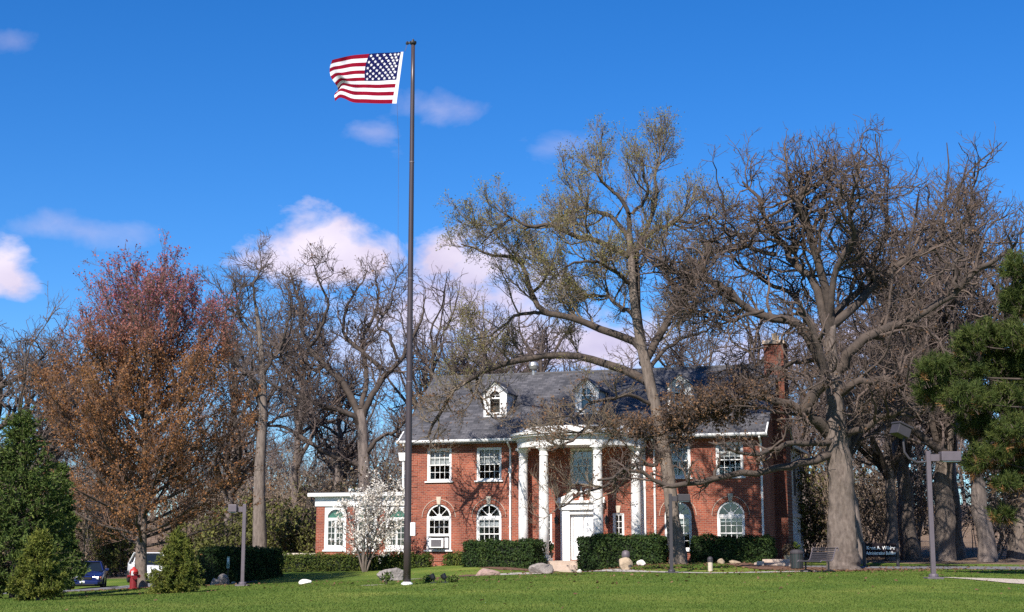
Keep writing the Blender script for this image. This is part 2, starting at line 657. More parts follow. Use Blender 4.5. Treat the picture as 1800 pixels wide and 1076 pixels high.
M_TWIGM = mat('maple_twigs', (.17, .105, .075), .95, scale=1.5, col2=(.10, .06, .045))
M_BARKD = mat('brush_stems', (.30, .23, .18), .95, scale=1.0, col2=(.15, .11, .085))
M_LIMB = mat('shaded_limb_bark', (.088, .065, .052), .95, scale=3, bump=1.0, bscale=9, col2=(.038, .028, .023), detail=8)  # bark tone lowered to carry the twig shade on the limbs
M_OAKLEAF = leaf_mat('brown_oak_tufts', [(.10, .052, .028), (.17, .092, .048), (.23, .14, .072)], .25)
M_ELMLEAF = leaf_mat('elm_flower_haze', [(.20, .155, .065), (.25, .22, .075), (.21, .22, .06)], .35)
M_MAPLE = leaf_mat('maple_young_leaves', [(.20, .088, .038), (.32, .145, .058), (.37, .20, .078)], .4,
                   zgrad=(8.6, 11.2, (.32, .08, .11), (.42, .18, .18)))
M_SPRUCE = leaf_mat('spruce_needles', [(.032, .060, .014), (.070, .108, .021), (.14, .168, .036)], .2, scale=2.5)
M_SPRUCEY = leaf_mat('young_spruce_needles', [(.055, .085, .016), (.13, .155, .024), (.24, .23, .04)], .25, scale=3)
M_PINE = leaf_mat('pine_needles', [(.022, .042, .010), (.062, .088, .018), (.125, .135, .032)], .18, scale=1.6)
M_PINEB = leaf_mat('dry_pine_needles', [(.16, .07, .022), (.25, .125, .045), (.30, .18, .08)], .1)
M_YEW = leaf_mat('yew_leaves', [(.010, .024, .006), (.022, .046, .009), (.055, .082, .014)], .08, scale=2.0)
M_YEWY = leaf_mat('box_leaves', [(.022, .045, .008), (.06, .085, .012), (.12, .12, .02)], .1, scale=2.0)
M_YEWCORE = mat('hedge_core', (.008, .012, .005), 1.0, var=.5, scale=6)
M_MAG = leaf_mat('magnolia_blossom', [(.52, .45, .36), (.70, .65, .58), (.80, .78, .74)], .2, scale=3)
M_SHRUB = leaf_mat('olive_shrub_leaves', [(.07, .075, .022), (.12, .125, .03), (.17, .16, .04)], .2, scale=.7)
M_BRUSH = leaf_mat('brush_buds', [(.15, .105, .07), (.20, .14, .09), (.19, .155, .08)], .2, scale=.25)
M_GRASS = leaf_mat('grass_blades', [(.070, .122, .018), (.112, .165, .026), (.175, .205, .045)], .35, scale=.33)

# ------------------------------------------------------------------ terrain
CTRL = [  # (px, py, depth) seen on the ground
    (716, 1028, 41.5), (428, 1029, 66), (250, 1034, 58), (310, 1044, 50), (70, 1056, 42), (20, 1052, 47), (155, 1036, 78), (260, 1026, 77),
    (150, 1043, 62), (-150, 1050, 60), (360, 1029, 68), (480, 1009, 72), (560, 1004, 74.5), (700, 1000, 74.5), (785, 994, 73.5), (540, 1022, 63), (640, 1012, 68),
    (690, 1021, 60), (780, 1016, 60), (855, 1011, 64), (950, 1008, 67), (990, 1009, 68), (1090, 997, 66.6), (880, 999, 68.4), (930, 1000, 67.8), (1190, 990, 67), (1290, 990, 65.8), (1250, 1008, 60), (1100, 1007, 60),
    (1248, 1003, 62.5), (1380, 1004, 61), (1480, 1002, 62), (1550, 996, 68), (1639, 1017, 44), (1800, 1030, 42), (1800, 1017, 46), (1720, 1017, 45.5),
    (1800, 1003, 60), (1800, 996, 66), (1600, 1003, 60), (1600, 996, 66), (1730, 986, 75), (1560, 986, 78), (1400, 985, 76), (1000, 1014, 48), (1250, 1014, 48), (1450, 1016, 46),
    (840, 1020, 47), (560, 1030, 47), (430, 1034, 52), (200, 1046, 52), (900, 1013, 54), (1150, 1010, 54), (1350, 1010, 54), (640, 1024, 54),
    (100, 1016, 92), (300, 1008, 95), (0, 1012, 105), (500, 985, 95), (700, 965, 105), (1000, 960, 105), (1400, 960, 105), (1750, 960, 105), (2000, 965, 105), (2050, 995, 70), (2100, 1020, 45), (-300, 1030, 95), (-300, 1060, 55),
    (900, 1076, 31), (200, 1076, 32), (1600, 1074, 31), (-300, 1078, 33), (2100, 1074, 31)]
_c = [P(*c) for c in CTRL] + [np.array(q) for q in ((0, 0, -.62), (-20, 5, -.62), (20, 5, -.6), (0, 16, -.5), (-14, 18, -.48), (14, 18, -.46), (0, 24, -.38),
                                                   (-45, 30, -.5), (45, 30, 0), (-50, 80, -.6), (50, 80, .6), (0, 116, 1.6), (-40, 116, .9), (40, 116, 1.7))]
_c = np.array(_c)
_K = np.sqrt(((_c[:, None, :2] - _c[None, :, :2]) ** 2).sum(-1) + 9.0)
_A = np.block([[_K + np.eye(len(_c)) * -.05, np.ones((len(_c), 1))], [np.ones((1, len(_c))), np.zeros((1, 1))]])
_W = np.linalg.solve(_A, np.concatenate([_c[:, 2], [0]]))


def gz(x, y):
    x = np.atleast_1d(np.asarray(x, float)); y = np.atleast_1d(np.asarray(y, float))
    xc, yc = np.clip(x, -45, 45), np.clip(y, 0, 116)
    out = np.empty(xc.shape)
    flat = out.ravel()
    xf, yf = xc.ravel(), yc.ravel()
    for i in range(0, len(xf), 20000):
        s = slice(i, i + 20000)
        k = np.sqrt((xf[s, None] - _c[None, :, 0]) ** 2 + (yf[s, None] - _c[None, :, 1]) ** 2 + 9.0)
        flat[s] = k @ _W[:-1] + _W[-1]
    far = np.clip(y - 116, 0, None)
    top = 6.5 + 2.2 * np.sin(x * .043 + 1.1) + 1.5 * np.sin(x * .11 + 2.0) + .7 * np.sin(x * .23 + y * .1)
    return out + top * (1 - np.exp(-(far / 62.0) ** 1.5))


def g1(x, y):
    return float(gz(x, y)[0])


def on_ground(px, py, guess=60.0):
    """walk along the photo ray to the terrain"""
    d = ray(px, py)
    Y = np.linspace(28, 110, 700)
    pts = np.array([0, 0, HC]) + d[None] * (Y / d[1])[:, None]
    h = pts[:, 2] - gz(pts[:, 0], pts[:, 1])
    i = np.where(h <= 0)[0]
    if len(i) == 0:
        return P(px, py, guess)
    return pts[i[0]]


def at_px(px, Y):
    """ground point in the column px at depth Y"""
    x = (px - 900) / F * math.cos(TH) * Y
    return np.array([x, Y, g1(x, Y)])


def build_ground():
    xs = np.concatenate([[-900, -500, -250, -120, -80, -60], np.arange(-48, 48.01, .6), [60, 80, 120, 250, 500, 900]])
    ys = np.concatenate([[-300, -100, -40, -15], np.arange(0, 28, 2.0), np.arange(28, 112, .5), np.arange(112, 160, 3), [170, 190, 220, 260, 320, 400, 600, 1000, 1800]])
    X, Y = np.meshgrid(xs, ys)
    Z = gz(X, Y).reshape(X.shape)
    v = np.stack([X, Y, Z], -1).reshape(-1, 3)
    nx, ny = len(xs), len(ys)
    i = np.arange(ny - 1)[:, None] * nx + np.arange(nx - 1)[None]
    f = np.stack([i, i + 1, i + nx + 1, i + nx], -1).reshape(-1, 4)
    me = np_mesh('ground', v, f, True)
    lim = np.interp(X, [-60, -30, -14, -9, 14, 17, 24, 60], [100, 92, 84, 80, 80, 74, 69, 69])
    lit = np.clip((Y - lim) / 6 + .5, 0, 1)
    at = me.attributes.new('litter', 'FLOAT', 'POINT')
    at.data.foreach_set('value', lit.ravel().astype(np.float32))
    tag(link('ground', me, M_GROUND), kind='structure')


build_ground()


def ribbon(name, pts, width, m, lift=.012, kind='structure', n=40):
    """a sheet following the terrain along a centre line (world xy), width may be a list"""
    pts = np.array(pts, float)[:, :2]
    seg = np.r_[0, np.cumsum(np.linalg.norm(np.diff(pts, axis=0), axis=1))]
    s = np.linspace(0, seg[-1], n)
    c = np.stack([np.interp(s, seg, pts[:, 0]), np.interp(s, seg, pts[:, 1])], -1)
    w = np.interp(s, seg, np.broadcast_to(np.asarray(width, float), (len(pts),)))
    t = np.gradient(c, axis=0)
    t /= np.linalg.norm(t, axis=1)[:, None]
    nrm = np.stack([-t[:, 1], t[:, 0]], -1)
    k = 7
    off = np.linspace(-.5, .5, k)
    wob = RNG.normal(0, .04, (n, 2))
    g = c[:, None, :] + nrm[:, None, :] * (off[None, :, None] * w[:, None, None])
    g[:, 0] += wob
    g[:, -1] += wob[::-1]
    z = gz(g[..., 0].ravel(), g[..., 1].ravel()).reshape(n, k) + lift
    v = np.concatenate([g, z[..., None]], -1).reshape(-1, 3)
    i = np.arange(n - 1)[:, None] * k + np.arange(k - 1)[None]
    f = np.stack([i, i + 1, i + k + 1, i + k], -1).reshape(-1, 4)
    o = link(name, np_mesh(name, v, f, True), m)
    return tag(o, kind=kind)


ribbon('front_path', [at_px(705, 60), at_px(780, 60.5), at_px(860, 63.2), at_px(950, 66), at_px(1040, 65), at_px(1120, 61.5), at_px(1250, 60), at_px(1440, 60)], 1.35, M_WALK, .022)
ribbon('gravel_path', [at_px(1655, 45.2), at_px(1720, 44.6), at_px(1800, 43.8), at_px(1950, 43), at_px(2300, 42)], [.5, 1.7, 2.6, 3.4, 4], M_GRAVEL, .022)
ribbon('road', [at_px(1380, 64.0), at_px(1500, 64.5), at_px(1600, 63.5), at_px(1800, 63), at_px(2100, 62), at_px(2600, 60)], [2.2, 2.5, 3.6, 4.5, 5, 5], M_ROAD, .018)
ribbon('driveway', [at_px(-200, 68), at_px(60, 70), at_px(150, 70), at_px(235, 68), at_px(330, 70), at_px(350, 80)], [6, 7, 8, 9, 8, 6], M_ROAD, .018)
ribbon('mulch_bed', [at_px(860, 68), at_px(930, 69), at_px(975, 68.5)], [2.0, 3.4, 2.4], M_MULCH, .014)
ribbon('mulch_bed', [at_px(1010, 68), at_px(1100, 67), at_px(1160, 67)], [2.6, 3.2, 1.6], M_MULCH, .014)
ribbon('mulch_bed', [at_px(1290, 65.5), at_px(1380, 62.8), at_px(1480, 62), at_px(1560, 62)], [1.2, 2.4, 3.4, 1.6], M_MULCH, .026)
ribbon('mulch_bed', [at_px(222, 58), at_px(250, 58), at_px(285, 58)], [.8, 1.6, .8], M_MULCH, .026)
ribbon('mulch_bed', [at_px(740, 59.2), at_px(790, 60.9), at_px(840, 64)], [.9, 1.2, 1], M_MULCH, .030)
ribbon('bare_patch', [at_px(634, 42), at_px(655, 42), at_px(678, 42)], [.2, .5, .2], M_GRAVEL, .014, n=14)


# ------------------------------------------------------------------ the house
HL, HR = P(712, 968, 75.0), P(1345, 968, 69.5)
HANG = math.atan2(HR[1] - HL[1], HR[0] - HL[0])
W = 17.95                     # front width
D = 9.2                       # depth
ZE = 6.75                     # eaves
RID = 10.2
house = empty('brick_house', (HL[0], HL[1], 0), HANG, 'two-storey red brick house with curved white columned portico and slate roof', 'house')


def HW(x, y, z):
    """house-local to world"""
    c, s = math.cos(HANG), math.sin(HANG)
    return np.array([HL[0] + x * c - y * s, HL[1] + x * s + y * c, z])


def wall_open(x0, x1, z0, z1, cols, y=0.0, reveal=.16, n=14):
    """front wall in the plane y with stacked openings: cols = [(xa, xb, [(zb, zt, arched)])]"""
    b = MB()
    x = x0
    for xa, xb, ops in sorted(cols):
        b.quad((x, y, z0), (xa, y, z0), (xa, y, z1), (x, y, z1))
        z = z0
        for zb, zt, arch in sorted(ops):
            b.quad((xa, y, z), (xb, y, z), (xb, y, zb), (xa, y, zb))
            b.quad((xa, y, zb), (xb, y, zb), (xb, y + reveal, zb), (xa, y + reveal, zb))
            zs = zt
            if arch:
                r = (xb - xa) / 2
                zs = zt - r
                cx = (xa + xb) / 2
                pts = [(cx - r * math.cos(math.pi * k / n), zs + r * math.sin(math.pi * k / n)) for k in range(n + 1)]
                ztop = zt + .02
                for (pa, pb) in zip(pts, pts[1:]):
                    b.quad((pa[0], y, pa[1]), (pb[0], y, pb[1]), (pb[0], y, ztop), (pa[0], y, ztop))
                    b.quad((pa[0], y, pa[1]), (pa[0], y + reveal, pa[1]), (pb[0], y + reveal, pb[1]), (pb[0], y, pb[1]))
                z = ztop
            else:
                b.quad((xa, y, zt), (xa, y + reveal, zt), (xb, y + reveal, zt), (xb, y, zt))
                z = zt
            b.quad((xa, y, zb), (xa, y + reveal, zb), (xa, y + reveal, zs), (xa, y, zs))
            b.quad((xb, y, zb), (xb, y, zs), (xb, y + reveal, zs), (xb, y + reveal, zb))
        b.quad((xa, y, z), (xb, y, z), (xb, y, z1), (xa, y, z1))
        x = xb
    b.quad((x, y, z0), (x1, y, z0), (x1, y, z1), (x, y, z1))
    return b


PANE_CACHE = {}


def pane_obj(parent, w, h, x, y, z, m=None):
    key = (round(w, 3), round(h, 3), (m or M_GLASS).name)
    if key not in PANE_CACHE:
        me = bpy.data.meshes.new('pane')
        a, c, t = w / 2, h / 2, .003
        me.from_pydata([(-a, -t, -c), (a, -t, -c), (a, -t, c), (-a, -t, c), (-a, t, -c), (a, t, -c), (a, t, c), (-a, t, c)], [],
                       [(0, 1, 2, 3), (7, 6, 5, 4), (0, 4, 5, 1), (1, 5, 6, 2), (2, 6, 7, 3), (3, 7, 4, 0)])
        me.materials.append(m or M_GLASS)
        PANE_CACHE[key] = me
    return link('pane', PANE_CACHE[key], None, parent, (x, y, z))


def fan_panes(parent, cx, zs, r, y, k, m=None, nseg=5, r0=.06):
    for i in range(k):
        a0, a1 = math.pi * i / k + .035, math.pi * (i + 1) / k - .035
        pts = [(cx + r * math.cos(a0 + (a1 - a0) * j / nseg), zs + r * math.sin(a0 + (a1 - a0) * j / nseg)) for j in range(nseg + 1)]
        pts += [(cx + r0 * math.cos(a1), zs + r0 * math.sin(a1)), (cx + r0 * math.cos(a0), zs + r0 * math.sin(a0))]
        MB().prism_y(pts, y - .003, y + .003).build('pane', m or M_GLASS, parent)


def arc_band(b, cx, zs, r0, r1, y0, y1, n=18, mi=0, a0=0.0, a1=math.pi):
    for k in range(n):
        t0, t1 = a0 + (a1 - a0) * k / n, a0 + (a1 - a0) * (k + 1) / n
        q = [(cx + r * math.cos(t), zs + r * math.sin(t)) for r, t in ((r0, t0), (r1, t0), (r1, t1), (r0, t1))]
        vs = [(x, y0, z) for x, z in q] + [(x, y1, z) for x, z in q]
        b.add(vs, [(0, 1, 2, 3), (7, 6, 5, 4), (1, 5, 6, 2), (3, 7, 4, 0)], mi)


def sash(parent_b, panes, x0, x1, z0, z1, nx, nz, y, bar=.022, rail=.05):
    """adds rails and bars of one sash to a mesh builder, records its panes"""
    b = parent_b
    b.box((x0, y, z0), (x0 + rail, y + .045, z1))
    b.box((x1 - rail, y, z0), (x1, y + .045, z1))
    b.box((x0 + rail, y, z0), (x1 - rail, y + .045, z0 + rail))
    b.box((x0 + rail, y, z1 - rail), (x1 - rail, y + .045, z1))
    ix0, ix1, iz0, iz1 = x0 + rail, x1 - rail, z0 + rail, z1 - rail
    pw, ph = (ix1 - ix0) / nx, (iz1 - iz0) / nz
    for i in range(1, nx):
        b.box((ix0 + pw * i - bar / 2, y + .004, iz0), (ix0 + pw * i + bar / 2, y + .04, iz1))
    for j in range(1, nz):
        b.box((ix0, y + .006, iz0 + ph * j - bar / 2), (ix1, y + .038, iz0 + ph * j + bar / 2))
    for i in range(nx):
        for j in range(nz):
            panes.append((pw - bar * .6, ph - bar * .6, ix0 + pw * (i + .5), y + .022, iz0 + ph * (j + .5)))


def window(cx, z0, z1, w, y=0.0, arched=False, nx=4, nz=2, blind=0.0, blind_m=None, fan=4, fan_m=None, casing=.09, single=False, sill=True, blow=0):
    xa, xb = cx - w / 2, cx + w / 2
    b = MB()
    panes = []
    yf = y + .03                                   # the frame sits a little back from the brick face
    zs = z1 - w / 2 if arched else z1
    b.box((xa, yf, z0), (xa + casing, yf + .11, zs))
    b.box((xb - casing, yf, z0), (xb, yf + .11, zs))
    b.box((xa + casing, yf, z0), (xb - casing, yf + .11, z0 + .06))
    if arched:
        arc_band(b, cx, zs, w / 2 - casing, w / 2, yf, yf + .11)
        b.box((xa + casing, yf + .004, zs - .10), (xb - casing, yf + .10, zs + .05))
        for i in range(1, fan):
            a = math.pi * i / fan
            r1 = w / 2 - casing
            p0, p1 = (cx + .05 * math.cos(a), zs + .05 * math.sin(a)), (cx + r1 * math.cos(a), zs + .02 + (r1 - .02) * math.sin(a))
            dx, dz = -math.sin(a) * .014, math.cos(a) * .014
            b.prism_y([(p0[0] + dx, p0[1] + dz), (p0[0] - dx, p0[1] - dz), (p1[0] - dx, p1[1] - dz), (p1[0] + dx, p1[1] + dz)], yf + .03, yf + .065)
        arc_band(b, cx, zs + .05, .02, .13, yf + .028, yf + .062, 10)
        top = zs - .10
    else:
        b.box((xa + casing, yf, z1 - casing * .8), (xb - casing, yf + .11, z1))
        top = z1 - casing * .8
    ix0, ix1, iz0 = xa + casing, xb - casing, z0 + .06
    mid = (iz0 + top) / 2
    if single:
        sash(b, panes, ix0, ix1, iz0, top, nx, nz, yf + .04)
    else:
        sash(b, panes, ix0, ix1, mid - .03, top, nx, nz, yf + .025)
        sash(b, panes, ix0, ix1, iz0 + blow, mid + .02, nx, nz, yf + .062)
    o = b.build('window', M_WHITE, house)
    for p in panes:
        pane_obj(o, *p)
    if arched:
        fan_panes(o, cx, zs + .05, w / 2 - casing - .005, yf + .045, fan, fan_m)
    if sill:
        MB().box((xa - .10, y - .09, z0 - .075), (xb + .10, y + .05, z0 - .005)).build('sill', M_WHITE, o, bevel=.01)
    if blind:
        zb = top - (top - iz0) * blind
        bb = MB()
        nsl = max(4, int((top - zb) / .05))
        for k in range(nsl):
            za = top - (top - zb) * (k + .9) / nsl
            bb.box((ix0 + .05, yf + .15 + .004 * (k % 2), za), (ix1 - .05, yf + .16 + .004 * (k % 2), za + (top - zb) / nsl * .82))
        bb.build('blind', blind_m or M_BLIND, o)
    return o


WX = [1.79, 4.42, 13.88, 16.39]
WW = 1.30
cols = [(c - WW / 2, c + WW / 2, [(1.10, 3.36, True), (4.50, 6.13, False)]) for c in WX]
cols.append((7.10, 7.66, [(1.45, 2.85, False)]))
cols.append((10.70, 11.26, [(1.45, 2.85, False)]))
cols.append((8.60, 9.80, [(.62, 2.80, False), (4.30, 6.00, False)]))
wall_open(0, W, -.6, ZE, cols).build('wall', M_BF, house)
for xs in (0, W):
    MB().add([(xs, 0, -.6), (xs, D, -.6), (xs, D, ZE), (xs, D / 2, RID - .12), (xs, 0, ZE)], [(0, 1, 2, 3, 4)]).build('side_wall', M_BS, house)
MB().quad((W, D, -.6), (0, D, -.6), (0, D, ZE), (W, D, ZE)).build('back_wall', M_BF, house)
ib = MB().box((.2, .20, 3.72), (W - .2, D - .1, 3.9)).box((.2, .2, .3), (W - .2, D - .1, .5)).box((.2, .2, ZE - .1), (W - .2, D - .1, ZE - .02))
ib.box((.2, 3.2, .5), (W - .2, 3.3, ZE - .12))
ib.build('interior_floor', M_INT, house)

for i, c in enumerate(WX):
    window(c, 4.50, 6.13, WW, blind=(.5, .46, .55, .42)[i])
window(9.20, 4.30, 6.00, 1.2, blind=.3)
window(WX[0], 1.10, 3.36, WW, arched=True, blind=.0, blow=.62)
window(WX[1], 1.10, 3.36, WW, arched=True, blind=.28)
window(WX[2], 1.10, 3.36, WW, arched=True, blind=.2)
window(WX[3], 1.10, 3.36, WW, arched=True, blind=.15)
for c in (7.38, 10.98):
    window(c, 1.45, 2.85, .56, nx=2, nz=4, single=True, casing=.07)
    MB().prism_y([(c - .07, 2.87), (c + .07, 2.87), (c + .13, 3.20), (c - .13, 3.20)], -.05, .02).build('keystone', M_STONE, house)

# brick arches and keystones over the round-headed windows
for c in WX:
    zs = 3.36 - WW / 2
    b = MB()
    n = 30
    for k in range(n):
        a0, a1 = math.pi * k / n + .008, math.pi * (k + 1) / n - .008
        arc_band(b, c, zs, WW / 2 + .004, WW / 2 + .20, -.022, .01, 1, 0, a0, a1)
    b.build('brick_arch', M_BF, house)
    b = MB()
    arc_band(b, c, zs, WW / 2 + .22, WW / 2 + .25, -.035, .01, 20)
    b.build('arch_moulding', M_CONC, house)
    MB().prism_y([(c - .08, 3.34), (c + .08, 3.34), (c + .13, 3.72), (c - .13, 3.72)], -.07, .02).build('keystone', M_STONE, house, bevel=.008)

# quoins of raised brick at the corners
for side in (0, 1):
    z = -.1
    k = 0
    while z < 6.3:
        w = .62 if k % 2 == 0 else .40
        x0, x1 = (-.025, w) if side == 0 else (W - w, W + .025)
        MB().box((x0, -.028, z), (x1, .3, z + .235)).build('quoin', M_BF, house)
        z += .27
        k += 1
# water table, frieze board under the eaves
MB().box((-.03, -.035, .55), (W + .03, .02, .64)).build('water_table', M_BF, house)
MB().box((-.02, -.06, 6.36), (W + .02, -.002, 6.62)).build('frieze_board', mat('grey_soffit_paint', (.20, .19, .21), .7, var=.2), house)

# slate roof
SL = (RID - ZE) / (D / 2)
OV = .48
b = MB()
zo = ZE - OV * SL + .10
for s in (0, 1):
    ya, yb = (-OV, D / 2) if s == 0 else (D + OV, D / 2)
    za, zb = zo, RID + .10
    v = [(-.3, ya, za), (W + .3, ya, za), (W + .3, yb, zb), (-.3, yb, zb)]
    lo = [(x, y, z - .09) for x, y, z in v]
    b.add(v + lo, [(0, 1, 2, 3) if s == 0 else (3, 2, 1, 0), (7, 6, 5, 4), (0, 4, 5, 1), (1, 5, 6, 2), (3, 7, 4, 0)])
roof = b.build('roof', M_SLATE, house)
MB().tube([(-.32, D / 2, RID + .10), (W + .32, D / 2, RID + .10)], [.07, .07], 6).build('ridge_cap', M_TAR, roof)
# gutters with soffit, rake boards
for ga, gb in ((-.32, 6.15), (12.2, W + .32)):
    MB().prism_x([(-OV - .14, zo + .03), (-OV - .14, zo - .05), (-OV - .10, zo - .11), (-OV + .02, zo - .11), (-OV + .02, zo + .0), (-OV - .10, zo + .03)], ga, gb).build('gutter', M_WHITE2, house)
MB().box((-.30, -OV + .03, zo - .17), (W + .30, -.002, zo - .12)).build('soffit', MATS['grey_soffit_paint'], house)
for x in (-.30, W + .22):
    MB().prism_x([(-OV, zo - .14), (-OV, zo + .015), (D / 2, RID + .015), (D + OV, zo + .015), (D + OV, zo - .14), (D / 2, RID - .16)], x, x + .07).build('rake_board', M_WHITE2, house)


def downspout(x, y0=-.07, ztop=zo - .08):
    b = MB()
    b.tube([(x, -OV - .03, ztop), (x, -OV - .03, ztop - .10), (x, y0 - .02, ztop - .34), (x, y0, ztop - .5), (x, y0, .25), (x, y0 - .14, .12)], [.052] * 6, 8)
    b.box((x - .075, y0 - .07, 4.85), (x + .075, y0 + .06, 5.08))
    for z in (3.7, 2.2):
        b.box((x - .062, y0 - .058, z), (x + .062, y0 + .06, z + .04))
    return b.build('downspout', M_WHITE, house)


for x in (5.55, 12.79, W - .06, .06):
    downspout(x)

# chimneys and roof vents
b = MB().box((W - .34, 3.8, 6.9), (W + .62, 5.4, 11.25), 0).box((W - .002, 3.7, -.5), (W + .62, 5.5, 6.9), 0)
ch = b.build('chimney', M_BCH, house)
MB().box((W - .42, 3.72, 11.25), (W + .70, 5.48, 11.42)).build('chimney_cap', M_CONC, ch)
for y in (4.2, 5.0):
    MB().lathe([(.13, 11.42), (.12, 11.75), (.14, 11.75), (.14, 11.8)], 10, (W + .14, y, 0)).build('chimney_pot', M_ROCKT, ch)
b = MB().lathe([(.10, 0), (.10, .25), (.22, .33), (.28, .5), (.22, .66), (.08, .72)], 14, (5.35, 4.6, RID + .02))
b.build('roof_vent', M_GALV, house, smooth=False)
MB().lathe([(.07, 0), (.07, .45), (.14, .47), (.14, .55), (.03, .66)], 10, (4.1, 4.6, RID + .02)).build('roof_vent', M_TAR, house)


def dormer(cx):
    yf, zb, ze, zt, hw = 1.22, 7.72, 9.0, 9.52, .62
    b = MB()
    w, z0, z1 = .62, 7.98, 9.12
    # front face with an arched opening
    ow = wall_open(cx - hw, cx + hw, zb - .15, 9.16, [(cx - w / 2, cx + w / 2, [(z0, z1, True)])], yf, .1)
    b.add(ow.v, ow.f)
    b.add([(cx - hw, yf, 9.16), (cx + hw, yf, 9.16), (cx + hw, yf, ze + .02), (cx, yf, zt), (cx - hw, yf, ze + .02)], [(0, 1, 3), (1, 2, 3), (0, 3, 4)])
    yb = lambda z: (z - ZE - .1) / SL
    for s in (-1, 1):
        x = cx + s * hw
        b.quad((x, yf, zb - .15), (x, yb(ze) + .1, ze), (x, yf, ze)) if s < 0 else b.quad((x, yf, zb - .15), (x, yf, ze), (x, yb(ze) + .1, ze))
    d = b.build('dormer', M_WHITE2, house)
    r = MB()
    for s in (-1, 1):
        e = (cx + s * (hw + .10), ze - .10)
        v = [(e[0], yf - .12, e[1]), (cx, yf - .12, zt + .02), (cx, yb(zt) + .2, zt + .02), (e[0], yb(ze) + .1, e[1])]
        lo = [(x, y, z + .06) for x, y, z in v]
        r.add(v + lo, [(0, 1, 2, 3), (4, 5, 6, 7), (0, 1, 5, 4), (0, 3, 7, 4), (2, 3, 7, 6)])
    r.build('dormer_roof', M_SLATE, d)
    f = MB()
    xa, xb = cx - w / 2, cx + w / 2
    zs = z1 - w / 2
    f.box((xa - .05, yf - .03, z0), (xa + .05, yf + .06, zs))
    f.box((xb - .05, yf - .03, z0), (xb + .05, yf + .06, zs))
    arc_band(f, cx, zs, w / 2 - .05, w / 2 + .07, yf - .03, yf + .06)
    f.box((xa + .05, yf + .0, zs - .14), (xb - .05, yf + .06, zs - .06))
    f.box((cx - .012, yf + .02, zs - .06), (cx + .012, yf + .05, z1 - .05))
    f.box((xa + .05, yf + .02, zs + .04), (xb - .05, yf + .05, zs + .06))
    f.box((xa - .2, yf - .07, z0 - .1), (xb + .2, yf + .02, z0))
    for s in (-1, 1):                                            # gable trim
        f.prism_y([(cx + s * (hw + .06), ze - .10), (cx + s * (hw + .06), ze + .0), (cx, zt + .03), (cx, zt - .08)], yf - .06, yf - .005)
    f.build('window_frame', M_WHITE, d)
    pane_obj(d, w - .1, zs - .12 - z0, cx, yf + .05, (z0 + zs - .12) / 2)
    fan_panes(d, cx, zs - .02, w / 2 - .06, yf + .045, 2, r0=.01)
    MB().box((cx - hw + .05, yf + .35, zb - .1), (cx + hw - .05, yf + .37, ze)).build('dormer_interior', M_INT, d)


for c in (4.33, 9.13, 13.85):
    dormer(c)

# curved portico
PC, PA, PB = 9.20, 2.95, 2.35
b = MB()
ell = lambda a, bb, n=36: [(PC + a * math.cos(math.pi + math.pi * k / n), bb * math.sin(math.pi + math.pi * k / n)) for k in range(n + 1)]


def ell_band(bld, a0, b0, a1, b1, z0, z1, n=36):
    i, o = ell(a0, b0, n), ell(a1, b1, n)
    for k in range(n):
        q = [i[k], o[k], o[k + 1], i[k + 1]]
        vs = [(x, y, z0) for x, y in q] + [(x, y, z1) for x, y in q]
        bld.add(vs, [(3, 2, 1, 0), (4, 5, 6, 7), (1, 2, 6, 5), (3, 0, 4, 7)])


ell_band(b, PA - .25, PB - .25, PA + .25, PB + .25, 5.98, 6.28)
ell_band(b, PA - .2, PB - .2, PA + .29, PB + .29, 6.28, 6.46)
ent = b.build('entablature', M_WHITE, house)
b = MB()
ell_band(b, PA - .2, PB - .2, PA + .50, PB + .50, 6.46, 6.55)
ell_band(b, PA - .2, PB - .2, PA + .58, PB + .58, 6.55, 6.66)
b.build('cornice', M_WHITE, house)
b = MB()
ell_band(b, PA - .1, PB - .1, PA + .12, PB + .12, 6.66, 6.92)
b.build('parapet', M_WHITE2, house)
MB().prism_z(ell(PA + .1, PB + .1), 6.60, 6.70).build('portico_roof', M_TAR, house)
MB().prism_z(ell(PA - .2, PB - .2), 6.02, 6.06).build('portico_ceiling', M_WHITE, house)
MB().prism_z(ell(PA + .42, PB + .42), -.3, .60).build('portico_floor', M_CONC, house)


def column(x, y, r=.235, pil=False):
    z0, z1 = .60, 5.98
    o = MB().lathe([(r, z0 + .18), (r, z0 + 1.8), (r * .97, z0 + 3.2), (r * .86, z1 - .42), (r * .86, z1 - .2)], 20, (x, y, 0)).build('column', M_WHITE, house, smooth=True)
    b = MB().box((x - r * 1.45, y - r * 1.45, z0), (x + r * 1.45, y + r * 1.45, z0 + .12))
    b.lathe([(r * 1.3, z0 + .12), (r * 1.36, z0 + .17), (r * 1.3, z0 + .23), (r * 1.05, z0 + .26)], 20, (x, y, 0))
    b.build('column_base', M_WHITE, o)
    b = MB().lathe([(r * .87, z1 - .45), (r * 1.0, z1 - .43), (r * .87, z1 - .39)], 20, (x, y, 0))
    b.lathe([(r * .87, z1 - .24), (r * 1.15, z1 - .14), (r * 1.2, z1 - .10)], 20, (x, y, 0)).box((x - r * 1.25, y - r * 1.25, z1 - .10), (x + r * 1.25, y + r * 1.25, z1))
    b.build('capital', M_WHITE, o)


for dx in (-1.32, 1.32):
    column(PC + dx, -PB * math.sqrt(1 - (dx / PA) ** 2))
for dx in (-2.80, 2.80):
    column(PC + dx, -PB * math.sqrt(1 - (dx / PA) ** 2) + .1)
for dx in (-2.95, 2.95):                                              # flat pilasters on the wall behind
    MB().box((PC + dx - .2, -.09, .6), (PC + dx + .2, -.002, 5.98)).build('pilaster', M_WHITE, house)

